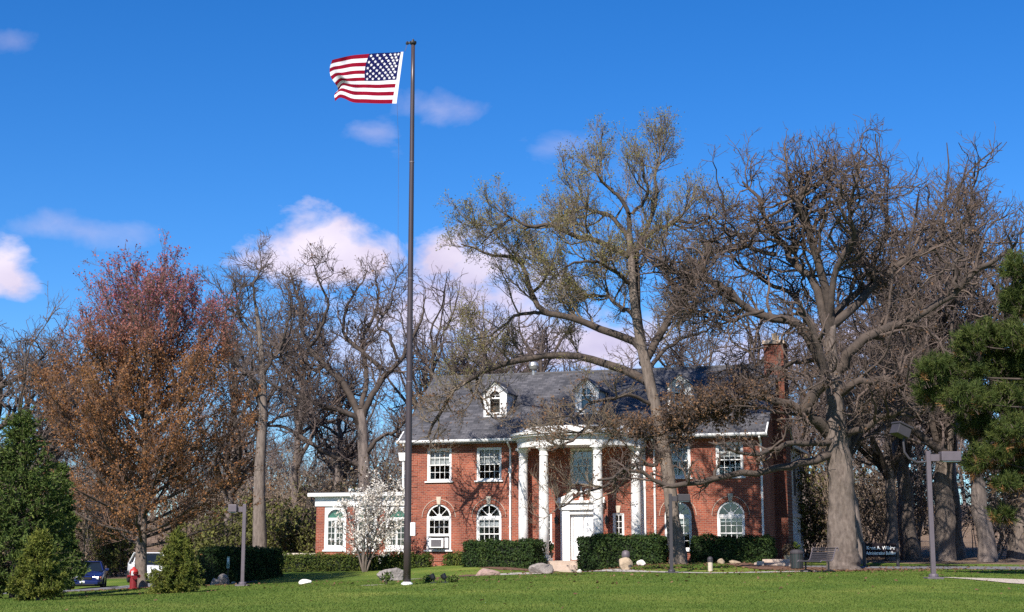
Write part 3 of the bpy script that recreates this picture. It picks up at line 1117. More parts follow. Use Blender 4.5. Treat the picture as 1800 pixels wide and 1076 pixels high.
# door with surround and broken scroll pediment
dx0, dx1 = 8.14, 10.24
b = MB()
b.box((dx0, -.16, .60), (8.60, -.002, 3.02)).box((9.80, -.16, .60), (dx1, -.002, 3.02))
b.box((8.60, -.12, 2.80), (9.80, -.002, 3.02))
b.box((dx0 + .06, -.22, .60), (8.52, -.158, .86)).box((9.88, -.22, .60), (dx1 - .06, -.158, .86))
b.box((dx0 + .08, -.21, .86), (8.50, -.158, 2.92)).box((9.90, -.21, .86), (dx1 - .08, -.158, 2.92))
b.box((dx0 - .05, -.25, 3.02), (dx1 + .05, -.002, 3.34))
b.box((dx0 - .14, -.36, 3.34), (dx1 + .14, -.002, 3.46))
sur = b.build('door_surround', M_WHITE, house)
for s in (-1, 1):
    path = [(1.18, 3.50), (.98, 3.53), (.76, 3.62), (.56, 3.78), (.40, 3.93), (.28, 3.96), (.22, 3.88), (.27, 3.81), (.33, 3.84)]
    b = MB()
    b.tube([(9.19 + s * x, -.20, z) for x, z in path], [.10, .10, .10, .10, .095, .085, .07, .06, .045], 8)
    b.prism_y([(9.19 + s * x, z) for x, z in [(1.15, 3.46), (1.0, 3.52), (.76, 3.6), (.56, 3.74), (.45, 3.80), (.42, 3.46)]], -.16, -.003)
    b.build('scroll', M_WHITE, sur)
MB().lathe([(.12, 3.46), (.10, 3.58), (.05, 3.62), (.11, 3.72), (.12, 3.80), (.06, 3.92), (.03, 4.02), (.05, 4.06), (.01, 4.12)], 12, (9.19, -.16, 0)).build('finial', M_WHITE, sur)
d = MB().box((8.62, .05, .62), (9.78, .11, 2.78)).build('door', M_DOOR, house)
for (x0, x1) in ((8.74, 9.14), (9.26, 9.66)):
    for (z0, z1) in ((.80, 1.35), (1.48, 2.15), (2.28, 2.62)):
        MB().box((x0, .028, z0), (x1, .052, z1)).build('door_panel', M_DOOR, d, bevel=.012)
        fb = MB()
        fb.box((x0 - .03, .042, z0 - .03), (x0 - .005, .054, z1 + .03))
        fb.build('panel_groove', M_LAMP, d)
MB().lathe([(.015, 0), (.03, .02), (.03, .05), (.012, .07)], 10, (9.70, -.01, 1.55)).build('handle', M_BLACK, d)


def lantern(x):
    o = MB().lathe([(.03, 0), (.09, .06), (.11, .30), (.13, .31), (.03, .42), (.02, .47)], 6, (x, -.2, 2.30)).box((x - .03, -.2, 2.5), (x + .03, -.002, 2.54)).box((x - .05, -.03, 2.38), (x + .05, -.002, 2.66))
    return o.build('wall_lantern', M_BLACK, house)


lantern(7.94)
lantern(10.44)

# stairs in front of the portico
st = MB()
for k in range(3):
    MB().box((8.42, -2.79 - .34 * (3 - k), -.4), (10.05, -2.75 - .34 * (2 - k), .02 + .195 * k)).build('step', M_CONC, house, bevel=.012)
b = MB()
for y in (-2.95, -3.65):
    b.cyl((10.16, y, .0), (10.16, y, 1.05 if y > -3.2 else .8), .022, n=8)
b.tube([(10.16, -2.85, 1.08), (10.16, -2.95, 1.05), (10.16, -3.65, .82), (10.16, -3.78, .78)], [.024] * 4, 8)
for k in range(5):
    y = -3.05 - .12 * k
    b.cyl((10.16, y, .15), (10.16, y, 1.02 - .33 * (k + 1) * .12 / .4 * .95), .010, n=6)
b.build('railing', M_BLACK, house)

# low sun-room wing on the left
WY, SX0 = 1.5, -5.62
swx = [-4.53, -2.80, -1.10]
scol = [(c - .62, c + .62, [(1.12, 3.50, False)]) for c in swx]
wall_open(SX0, 0, -.6, 3.52, scol, WY).build('sunroom_wall', M_BF, house)
b = MB().quad((SX0, WY + 6, -.6), (SX0, WY, -.6), (SX0, WY, 3.52), (SX0, WY + 6, 3.52)).quad((0, WY + 6, -.6), (SX0, WY + 6, -.6), (SX0, WY + 6, 3.52), (0, WY + 6, 3.52))
b.build('sunroom_side_wall', M_BS, house)
MB().box((SX0 - .06, WY - .06, 3.36), (-.0, WY + 6.06, 3.80)).build('sunroom_frieze', M_WHITE, house)
MB().box((SX0 - .12, WY - .12, 3.80), (-.0, WY + 6.1, 3.86)).box((SX0 - .36, WY - .36, 3.86), (-.0, WY + 6.3, 4.03)).build('sunroom_cornice', M_WHITE, house)
MB().box((SX0 - .30, WY - .30, 4.03), (-.0, WY + 6.2, 4.07)).build('sunroom_roof', M_TAR, house)
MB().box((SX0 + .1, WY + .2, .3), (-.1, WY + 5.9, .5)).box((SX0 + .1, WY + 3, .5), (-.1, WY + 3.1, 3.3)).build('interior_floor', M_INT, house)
for c in swx:
    b = MB()
    panes = []
    x0, x1, y = c - .62, c + .62, WY + .03
    r = .47
    zs = 2.72
    b.box((x0, y, 1.12), (c - r, y + .1, zs)).box((c + r, y, 1.12), (x1, y + .1, zs))
    n = 16
    pts = [(c - r * math.cos(math.pi * k / n), zs + r * math.sin(math.pi * k / n)) for k in range(n + 1)]
    for pa, pb in zip(pts, pts[1:]):
        b.prism_y([(pa[0], pa[1]), (pb[0], pb[1]), (pb[0], 3.5), (pa[0], 3.5)], y, y + .1)
    b.box((x0, y, zs), (c - r, y + .1, 3.5)).box((c + r, y, zs), (x1, y + .1, 3.5))
    b.box((c - r, y + .005, zs - .08), (c + r, y + .09, zs + .04))
    b.box((c - r, y + .005, 1.12), (c + r, y + .09, 1.30))
    sash(b, panes, c - r, c - .005, 1.30, zs - .08, 2, 4, y + .03, rail=.045)
    sash(b, panes, c + .005, c + r, 1.30, zs - .08, 2, 4, y + .03, rail=.045)
    w = b.build('window', M_WHITE, house)
    for p in panes:
        pane_obj(w, *p)
    fan_panes(w, c, zs + .05, r - .02, y + .05, 4)
    MB().box((c - r, y + .12, zs), (c + r, y + .13, zs + r)).build('window_shade', M_GREEN, w)
    MB().box((x0 - .05, WY - .06, 1.03), (x1 + .05, WY + .05, 1.115)).build('sill', M_WHITE, w)
# leader head and pipe between wing and house
MB().prism_y([(-.30, 5.55), (.04, 5.55), (.06, 5.95), (-.36, 5.95)], -.16, .06).tube([(-.12, -.05, 5.56), (-.12, -.05, 4.12)], [.06, .06], 8).build('leader_head', M_WHITE, house)

# clapboard rear wing on the right
ry0, ry1 = D + .003, 15.2
MB().box((11, ry0, -.5), (W - .12, ry1 - .02, 6.5)).build('rear_wing_wall', M_WHITE2, house)
z = 3.05
cm = None
while z < 6.45:
    b = MB()
    b.add([(W - .115, ry0 + .06, z), (W - .065, ry0 + .06, z), (W - .09, ry0 + .06, z + .215), (W - .115, ry0 + .06, z + .215),
           (W - .115, ry1 - .06, z), (W - .065, ry1 - .06, z), (W - .09, ry1 - .06, z + .215), (W - .115, ry1 - .06, z + .215)],
          [(0, 1, 2, 3), (7, 6, 5, 4), (1, 5, 6, 2), (0, 4, 5, 1), (2, 6, 7, 3)])
    b.build('clapboard', M_WHITE2, house)
    z += .21
MB().box((W - .13, ry0, -.3), (W - .03, ry0 + .12, 6.5)).build('corner_board', M_WHITE, house)
MB().box((W - .13, ry1 - .12, -.3), (W - .03, ry1, 6.5)).build('corner_board', M_WHITE, house)
MB().box((W - .12, ry0, 2.85), (W + .06, ry1 + .1, 3.05)).build('belt_board', M_WHITE, house)
MB().prism_x([(ry0 - .02, 6.5), (ry1 + .35, 6.5), (ry1 + .35, 6.62), (ry0 - .02, 6.62)], 10.8, W + .25).build('rear_roof', M_SLATE, house)
MB().box((W + .252, ry0 + .02, 6.46), (W + .33, ry1 + .36, 6.60)).build('gutter', M_WHITE, house)
for y in (10.6, 12.0, 13.4, 14.6):
    MB().box((W - .118, y - .10, .6), (W + .03, y + .10, 2.85)).build('porch_post', M_WHITE, house)
for y0, y1 in ((9.6, 10.45), (10.75, 11.85), (12.15, 13.25), (13.55, 14.45)):
    pane_obj(house, .01, 1.7, W - .10, (y0 + y1) / 2, 1.9).scale = (1, 170 * (y1 - y0) * .8, 1)
wb = MB().box((W - .11, 11.4, 3.9), (W - .05, 12.6, 5.7))
w = wb.build('window', M_WHITE, house)
MB().box((W - .06, 11.5, 4.0), (W - .04, 12.5, 5.6)).build('pane', M_TAR, w)


# low terrace wall left of the sun room
tw = empty('terrace_wall', HW(SX0 - 1.6, WY + 1.5, .2), HANG, 'low stone-capped brick terrace wall left of the sun room', 'wall')
MB().box((-1.5, -.2, -.6), (1.55, .2, .60)).build('wall_body', M_BF, tw)
MB().box((-1.55, -.28, .60), (1.6, .28, .74)).build('coping', M_STONE, tw, bevel=.015)

# window air conditioner
ac = empty('air_conditioner', HW(WX[0], -.12, 1.18), HANG, 'boxy white air conditioner in the lower left arched window', 'air conditioner')
MB().box((-.36, -.22, .02), (.36, .25, .50)).build('casing', M_WHITE, ac, bevel=.015)
MB().box((-.27, -.235, .09), (.27, -.215, .43)).build('grille', mat('grey_grille', (.16, .155, .165), .6, var=.2), ac)
for k in range(7):
    MB().box((-.27, -.245, .115 + k * .045), (.27, -.232, .127 + k * .045)).build('louvre', M_LAMP, ac)
MB().box((.365, .02, .02), (.545, .05, .52)).build('side_curtain', M_BLIND, ac)
MB().box((-.545, .02, .02), (-.365, .05, .52)).build('side_curtain', M_BLIND, ac)

# ------------------------------------------------------------------ trees: skeletons grown in numpy
def nrm(v):
    return v / np.maximum(np.linalg.norm(v, axis=-1, keepdims=True), 1e-9)


def spawn(rng, pts, rad, count, t0=.2, t1=1.0, ang=50, angsd=14, L=1.0, Lsd=.3, n=5, gnarl=.2, up=.1, rr=.6, rmax=.1, rtip=.006, taper_t=.5, up0=None):
    """grow `count` child branches on parents pts (B,N,3) / rad (B,N)"""
    B, Nn, _ = pts.shape
    ln = np.linalg.norm(np.diff(pts, axis=1), axis=2).sum(1)
    idx = rng.choice(B, count, p=ln / ln.sum())
    t = t0 + (t1 - t0) * rng.random(count)
    f = np.clip(t * (Nn - 1), 0, Nn - 1.001)
    i = f.astype(int)
    w = (f - i)[:, None]
    pos = pts[idx, i] * (1 - w) + pts[idx, i + 1] * w
    tan = nrm(pts[idx, i + 1] - pts[idx, i])
    r = rad[idx, i] * (1 - w[:, 0]) + rad[idx, i + 1] * w[:, 0]
    perp = nrm(np.cross(tan, rng.normal(size=(count, 3))))
    a = np.radians(np.clip(rng.normal(ang, angsd, count), 8, 110))[:, None]
    d = tan * np.cos(a) + perp * np.sin(a)
    d[:, 2] += (up if up0 is None else up0)
    d = nrm(d)
    Lc = L * np.clip(1 + Lsd * rng.normal(size=count), .35, 2.0) * (1 + taper_t * .5 - taper_t * t)
    r0 = np.clip(np.minimum(r * rr, rmax), rtip * 1.15, None)
    out = np.empty((count, n, 3))
    out[:, 0] = pos
    step = (Lc / (n - 1))[:, None]
    for k in range(1, n):
        d = d + rng.normal(size=(count, 3)) * gnarl
        d[:, 2] += up
        d = nrm(d)
        out[:, k] = out[:, k - 1] + d * step
    s = np.linspace(0, 1, n)[None]
    rd = r0[:, None] * (1 - s) ** .9 + rtip * s
    return out, rd


def tubes(pts, rad, k=3):
    B, Nn, _ = pts.shape
    tan = np.gradient(pts, axis=1)
    tan = nrm(tan)
    mean = nrm(pts[:, -1] - pts[:, 0])
    ref = np.where(np.abs(mean[:, 2:3]) < .75, np.array([[0, 0, 1.0]]), np.array([[1.0, 0, 0]]))
    s = nrm(np.cross(tan, ref[:, None, :]))
    u = np.cross(s, tan)
    a = np.arange(k) * 2 * math.pi / k
    v = pts[:, :, None, :] + rad[:, :, None, None] * (s[:, :, None, :] * np.cos(a)[None, None, :, None] + u[:, :, None, :] * np.sin(a)[None, None, :, None])
    base = (np.arange(B) * Nn * k)[:, None, None] + (np.arange(Nn - 1) * k)[None, :, None] + np.arange(k)[None, None, :]
    nxt = (np.arange(B) * Nn * k)[:, None, None] + (np.arange(Nn - 1) * k)[None, :, None] + ((np.arange(k) + 1) % k)[None, None, :]
    f = np.stack([base, nxt, nxt + k, base + k], -1).reshape(-1, 4)
    return v.reshape(-1, 3), f


def quads(c, size, rng, aspect=1.0, normal=None, spread=1.0):
    """leaf-sized quads at centres c"""
    n = len(c)
    d = nrm(rng.normal(size=(n, 3)) * spread + (0 if normal is None else normal))
    s = nrm(np.cross(d, rng.normal(size=(n, 3))))
    u = np.cross(d, s)
    sz = (size * rng.uniform(.6, 1.35, n))[:, None]
    a, b = s * sz * .5, u * sz * .5 * aspect
    v = np.stack([c - a - b, c + a - b * .4, c + a + b, c - a * .4 + b], 1).reshape(-1, 3)
    f = np.arange(n * 4).reshape(n, 4)
    return v, f


def blades(p0, d, length, width, rng):
    """thin needle quads from p0 along d"""
    n = len(p0)
    s = nrm(np.cross(d, rng.normal(size=(n, 3)))) * (np.broadcast_to(width, (n,)) * .5)[:, None]
    tip = p0 + d * np.broadcast_to(length, (n,))[:, None]
    v = np.stack([p0 - s, p0 + s, tip + s * .35, tip - s * .35], 1).reshape(-1, 3)
    return v, np.arange(n * 4).reshape(n, 4)


def catmull(p, n):
    p = np.asarray(p, float)
    q = np.concatenate([[2 * p[0] - p[1]], p, [2 * p[-1] - p[-2]]])
    t = np.linspace(0, len(p) - 1 - 1e-6, n)
    i = t.astype(int)
    u = (t - i)[:, None]
    a, b, c, d = q[i], q[i + 1], q[i + 2], q[i + 3]
    return .5 * (2 * b + (c - a) * u + (2 * a - 5 * b + 4 * c - d) * u ** 2 + (3 * b - a - 3 * c + d) * u ** 3)


def guide(rng, pix, depth, r0, r1, doff=0.0, gn=.05, n=22, droot=0.0):
    """limb traced as a 3-D polyline: photo columns give x and height, doff how far its tip swings in depth"""
    k = len(pix)
    pts = np.array([P(px, py, depth + droot + (doff - droot) * (i / max(1, k - 1)) ** .8) for i, (px, py) in enumerate(pix)])
    c = catmull(pts, n)
    wob = np.cumsum(rng.normal(0, gn, (n, 3)), 0)
    wob -= np.linspace(0, 1, n)[:, None] * wob[-1] * .7
    wob[0] = 0
    s = np.linspace(0, 1, n)
    return c + wob, .85 * r0 * (1 - s) ** .9 + r1 * s


def tree_obj(name, base, trunk_chunks, crown_chunks, bark, twig,  label=None, group=None, leaf=None, leafmat=None, cat='tree', leafname='buds'):
    base = np.array(base, float)
    root = empty(name, base, 0, label, cat, group)
    v, f = join_np(trunk_chunks[:1])
    link('trunk', np_mesh('trunk', v - base, f, True), bark, root)
    v, f = join_np(trunk_chunks[1:])
    link('limbs', np_mesh('limbs', v - base, f, True), M_LIMB, root)
    v, f = join_np(crown_chunks)
    cr = link('crown', np_mesh('crown', v - base, f, True), twig, root)
    if leaf is not None:
        v, f = leaf
        lf = link(leafname, np_mesh(leafname, v - base, f), leafmat, cr)
        lf['kind'] = 'stuff'
    return root


def copy_tree(src, loc, rz, sc, label, group=None):
    r = src.copy()
    COL.objects.link(r)
    r.location = loc
    r.rotation_euler = (0, 0, rz)
    r.scale = sc
    r['label'] = label
    if group:
        r['group'] = group
    for ch in src.children:
        c = ch.copy()
        COL.objects.link(c)
        c.parent = r
        for g_ in ch.children:
            d_ = g_.copy()
            COL.objects.link(d_)
            d_.parent = c
    return r


def flare(path, rad, rng, k=14, ridge=.08, rough=0.0):
    """trunk tube with a fluted, flared foot; rough adds furrowed, plated bark"""
    if rough:
        m = 150
        s0, s1 = np.linspace(0, 1, len(path)), np.linspace(0, 1, m)
        path = np.stack([np.interp(s1, s0, path[:, j]) for j in range(3)], 1)
        rad = np.interp(s1, s0, rad)
        k = 44
    v, f = tubes(path[None], rad[None], k)
    v = v.reshape(len(path), k, 3)
    a = np.arange(k) * 2 * math.pi / k
    lob = 1 + ridge * np.sin(a * 3 + 1.3) + ridge * .6 * np.sin(a * 5 + .4)
    h = np.linspace(1, 0, len(path))[:, None]
    sc = 1 + (lob[None] - 1) * (h ** 2 * 2.2 + .5) + rng.normal(0, .02, (len(path), k))
    if rough:
        nz_ = rng.normal(0, 1, sc.shape)
        for _ in range(3):                                   # furrows run along the trunk
            nz_ = (np.roll(nz_, 1, 0) + nz_ * 1.2 + np.roll(nz_, -1, 0)) / 2.6
        lum = rng.normal(0, 1, sc.shape)
        for _ in range(14):
            lum = (np.roll(lum, 1, 0) + np.roll(lum, -1, 0) + np.roll(lum, 1, 1) + np.roll(lum, -1, 1) + lum) / 4.2
        sc = sc + rough * nz_ + rough * 1.2 * lum / lum.std()
    v = path[:, None, :] + (v - path[:, None, :]) * sc[..., None]
    return v.reshape(-1, 3), f


def finish(rng, limbs, counts, lens, gn, ups, radii, sides=(5, 3, 3, 3), npts=(9, 6, 5, 3), angs=(52, 50, 48, 46), t0=.18, up0=None):
    """branch orders 2..5 on a set of limbs; returns chunks and the last twig arrays"""
    n = limbs[0][0].shape[0]
    pts = np.stack([l[0] for l in limbs])
    rad = np.stack([l[1] for l in limbs])
    chunks = []
    levels = []
    for k in range(len(counts)):
        pts2, rad2 = spawn(rng, pts, rad, counts[k], t0 if k == 0 else .12, 1.0, angs[k], 15, lens[k], .32, npts[k], gn[k], ups[k], .62, radii[k][0], radii[k][1], taper_t=1.0 if k == 0 else .55)
        chunks.append(tubes(pts2, rad2, sides[k]))
        levels.append((pts2, rad2))
        pts, rad = pts2, rad2
    return chunks, levels


# ---- the old oak on the right
def make_oak():
    rng = np.random.default_rng(21)
    dp = 62.0
    k = 42.5
    GN = 1.7
    base = at_px(1481, dp)
    trunk = catmull([base + [0, 0, -.25], P(1481, 985, dp), P(1480, 930, dp), P(1478, 860, dp), P(1474, 800, dp), P(1469, 752, dp), P(1468, 705, dp), P(1465, 655, dp), P(1460, 610, dp), P(1462, 570, dp)], 30)
    tr = np.interp(np.linspace(0, 1, 30), [0, .06, .14, .33, .44, .55, .66, .78, .9, 1], [37, 30, 25, 22, 21.5, 18.5, 15, 13, 10, 8]) / k
    tch = [flare(trunk, tr, rng, 16, .05, .035)]
    G = lambda pix, r0, r1, doff, gn=.05, droot=0.0: guide(rng, pix, dp, r0 / k, r1 / k, doff, gn * GN, 22, droot)
    limbs = [
        G([(1474, 772), (1448, 745), (1423, 721), (1434, 695), (1455, 666), (1446, 640), (1439, 607), (1427, 575), (1400, 540)], 15, 4, -2.5, .04),
        G([(1425, 722), (1385, 716), (1345, 715), (1306, 724), (1247, 728), (1199, 740), (1150, 760), (1100, 775)], 9, 2, -1.0, .07, -1.0),
        G([(1468, 795), (1452, 808), (1410, 815), (1374, 812), (1332, 820), (1286, 832), (1231, 835), (1182, 838), (1135, 818), (1090, 806), (1050, 830)], 9, 2, -2.5, .06),
        G([(1470, 772), (1430, 770), (1378, 776), (1332, 782), (1290, 778), (1250, 770)], 7, 1.5, -3.5, .06),
        G([(1452, 650), (1427, 603), (1391, 572), (1342, 546), (1297, 514), (1239, 496), (1186, 487), (1150, 461)], 12, 2, -1.5),
        G([(1342, 546), (1300, 560), (1262, 540), (1230, 532), (1205, 548)], 4, 1, -2.5, .06, -1.0),
        G([(1458, 590), (1435, 510), (1400, 479), (1364, 447), (1346, 398), (1328, 345), (1306, 318)], 10, 2, 1.5),
        G([(1364, 447), (1320, 432), (1285, 405), (1255, 375), (1235, 365)], 5, 1.2, 1.8, .06, .8),
        G([(1461, 575), (1435, 461), (1418, 407), (1406, 372), (1412, 345), (1428, 322), (1424, 302)], 10, 2, -1.0),
        G([(1410, 375), (1440, 349), (1462, 330), (1476, 316), (1482, 303)], 5, 1, 1.0, .06, -.6),
        G([(1425, 430), (1471, 385), (1520, 366), (1543, 342), (1552, 328)], 5, 1.2, 2.5, .06, -.5),
        G([(1463, 572), (1516, 523), (1565, 470), (1614, 434), (1663, 412), (1690, 385), (1716, 354)], 10, 2, 2.5),
        G([(1466, 655), (1507, 599), (1551, 559), (1614, 546), (1676, 506), (1712, 470), (1755, 450), (1795, 430)], 12, 2.5, -2.5),
        G([(1464, 625), (1489, 541), (1529, 497), (1540, 440), (1560, 390), (1552, 350)], 9, 1.8, 3.0),
        G([(1470, 700), (1508, 682), (1557, 677), (1583, 684), (1598, 708), (1620, 730)], 9, 2, -3.0),
        G([(1478, 775), (1505, 755), (1534, 728), (1566, 719), (1599, 723), (1640, 716)], 8, 2, -1.5),
        G([(1462, 580), (1470, 500), (1500, 430), (1510, 380), (1500, 345), (1508, 318)], 8, 1.5, -3.5),
        G([(1455, 610), (1420, 560), (1385, 520), (1340, 500), (1290, 470), (1262, 430)], 7, 1.5, 4.0),
        G([(1460, 640), (1410, 640), (1360, 655), (1310, 668), (1262, 690)], 6, 1.5, 3.5),
        G([(1676, 506), (1660, 470), (1690, 430), (1700, 380), (1680, 340)], 5, 1.2, -1.0, .06, -1.6),
    ]
    for l in limbs:
        tch.append(tubes(l[0][None], l[1][None], 9))
    RD = ((.075, .022), (.030, .013), (.015, .009), (.010, .006))
    ch, lv = finish(rng, [l for i, l in enumerate(limbs) if i not in (1, 2, 3, 18)], (240, 1500, 4600, 6500), (2.1, 1.05, .52, .30), (.30, .30, .28, .2), (.06, .05, .05, .04), RD)
    ch2, lv2 = finish(rng, [limbs[1]], (46, 330, 1500, 3600), (1.15, .62, .36, .24), (.30, .30, .28, .2), (.04, .03, .03, .03), RD)
    ch3, lv3 = finish(rng, limbs[2:4] + [limbs[18]], (36, 130, 380, 600), (1.1, .6, .36, .24), (.30, .30, .28, .2), (.10, .05, .05, .04), RD, t0=.45)
    ch4, lv4 = finish(rng, limbs[4:9], (80, 480, 1500, 2100), (2.3, 1.05, .52, .30), (.30, .30, .28, .2), (.05, .05, .05, .04), RD)
    ch = ch + ch2 + ch3 + ch4
    lv[3] = (np.concatenate([lv[3][0], lv2[3][0], lv3[3][0], lv4[3][0]]), None)
    # dry tufts, thickest on the low limbs that reach over the roof
    tips = lv[3][0][:, -1]
    low = np.clip((8.6 - tips[:, 2]) / 1.5, 0, 1) * np.clip((14.0 - tips[:, 0]) / 4, .15, 1) * (tips[:, 2] > 5.6)
    sel = rng.random(len(tips)) < (.14 + .8 * low)
    c = tips[sel]
    c = np.concatenate([c, c + rng.normal(0, .07, c.shape)])
    lf = quads(c, .07, rng)
    return tree_obj('oak_tree', base, tch, ch, M_BARK, M_TWIG, 'massive gnarled bare oak in front of the house corner, beside the bench', None, lf, M_OAKLEAF, leafname='dry_leaves')


make_oak()


def make_elm():
    rng = np.random.default_rng(5)
    dp = 66.0
    k = 2635 / dp
    base = at_px(1192, dp)
    trunk = catmull([base + [0, 0, -.2], P(1191, 975, dp), P(1184, 920, dp), P(1176, 850, dp), P(1165, 775, dp), P(1152, 715, dp), P(1138, 655, dp), P(1124, 591, dp), P(1113, 518, dp), P(1110, 460, dp), P(1106, 412, dp)], 32)
    tr = np.interp(np.linspace(0, 1, 32), [0, .07, .2, .4, .6, .8, 1], [18, 15.5, 12.5, 10.3, 9.3, 7.5, 5]) / k
    tch = [flare(trunk, tr, rng, 14, .05, .03)]
    G = lambda pix, r0, r1, doff, gn=.05, droot=0.0: guide(rng, pix, dp, r0 / k, r1 / k, doff, gn, 22, droot)
    limbs = [
        G([(1130, 600), (1123, 520), (1120, 450), (1127, 425), (1147, 385), (1152, 345), (1149, 310), (1156, 282), (1164, 262)], 7.5, 1, 1.5),
        G([(1106, 450), (1067, 429), (1014, 417), (970, 402), (932, 402), (905, 388), (885, 374)], 7, 1, -1.5),
        G([(1104, 430), (1086, 397), (1057, 373), (1028, 366), (990, 378), (960, 400)], 6, 1, 1.5),
        G([(1106, 412), (1103, 372), (1080, 345), (1056, 312), (1048, 292)], 5.5, 1, -.5),
        G([(1104, 375), (1130, 352), (1140, 322), (1130, 296), (1133, 276)], 4, 1, -1.5, .05, -.3),
        G([(1126, 612), (1101, 600), (1057, 581), (1009, 566), (961, 552), (937, 513), (927, 475), (908, 455), (875, 450), (835, 440), (812, 432)], 9, 1.2, 2.0),
        G([(961, 552), (912, 557), (870, 585), (830, 600)], 4.5, 1, 3.0, .05, 1.4),
        G([(937, 513), (962, 480), (958, 455), (920, 450)], 3.5, .8, 1.0, .04, 1.6),
        G([(1138, 672), (1120, 662), (1077, 642), (1019, 627), (970, 627), (903, 636), (859, 650), (820, 670), (790, 690), (776, 722), (760, 745), (752, 768)], 10, 2, 4.6, .03, .5),
        G([(836, 664), (840, 690), (857, 716), (866, 735)], 4, 1, 3.6, .04, 3.4),
        G([(1112, 445), (1135, 417), (1178, 397), (1222, 393), (1250, 380)], 6, 1, -1.5),
        G([(1130, 640), (1154, 595), (1183, 545), (1212, 499), (1246, 450), (1294, 426)], 10, 1.5, 2.0, .03),
        G([(1195, 525), (1175, 490), (1160, 460), (1165, 430)], 4, 1, 1.0, .05, 1.4),
        G([(1112, 500), (1080, 470), (1050, 462), (1010, 470), (975, 490)], 5, 1, -3.0),
        G([(900, 384), (880, 402), (862, 425), (850, 445)], 3, .8, -2.0, .05, -1.2),
        G([(1118, 560), (1085, 540), (1045, 520), (1010, 515), (985, 500)], 5, 1, 3.5),
        G([(1138, 650), (1165, 615), (1205, 590), (1250, 580), (1290, 560)], 5, 1, 3.0),
        G([(1160, 760), (1135, 740), (1090, 735), (1040, 745), (1000, 770), (960, 790)], 5.5, 1.2, -2.0, .06),
        G([(1168, 800), (1150, 815), (1110, 820), (1075, 850), (1040, 865), (1000, 885), (975, 900)], 4.5, 1, -1.5, .06),
        G([(1150, 715), (1110, 705), (1060, 715), (1010, 735), (960, 735)], 4.5, 1, -2.6, .06),
    ]
    for l in limbs:
        tch.append(tubes(l[0][None], l[1][None], 8))
    ch, lv = finish(rng, limbs, (190, 1400, 6500, 16000), (1.8, .95, .52, .32), (.15, .15, .15, .12), (.09, .10, .10, .10),
                    ((.055, .016), (.022, .010), (.012, .007), (.008, .005)), angs=(46, 38, 34, 30))
    tips = lv[3][0][:, -1]
    hi = np.clip((tips[:, 2] - 8) / 3, 0, 1)
    sel = rng.random(len(tips)) < .30 + .5 * hi
    c = tips[sel]
    c = np.concatenate([c, c + rng.normal(0, .09, c.shape)])
    up = c[:, 2] > 8.6
    root = tree_obj('elm_tree', base, tch, ch, M_BARKE, M_TWIGE, 'tall budding tree with slender grey trunk growing before the right-hand facade', None,
                    quads(np.concatenate([c[up]] * 2) + rng.normal(0, .07, (2 * int(up.sum()), 3)), .05, rng), M_ELMLEAF, leafname='buds')
    cl = c[~up]
    cl = cl[(cl[:, 2] > 4.2) | (rng.random(len(cl)) < .25)]
    v, f = quads(np.concatenate([cl] * 2) + rng.normal(0, .06, (2 * len(cl), 3)), .068, rng)
    lf = link('dry_leaves', np_mesh('dry_leaves', v - base, f), M_OAKLEAF, [o for o in root.children if o.name.startswith('crown')][0])
    lf['kind'] = 'stuff'


make_elm()


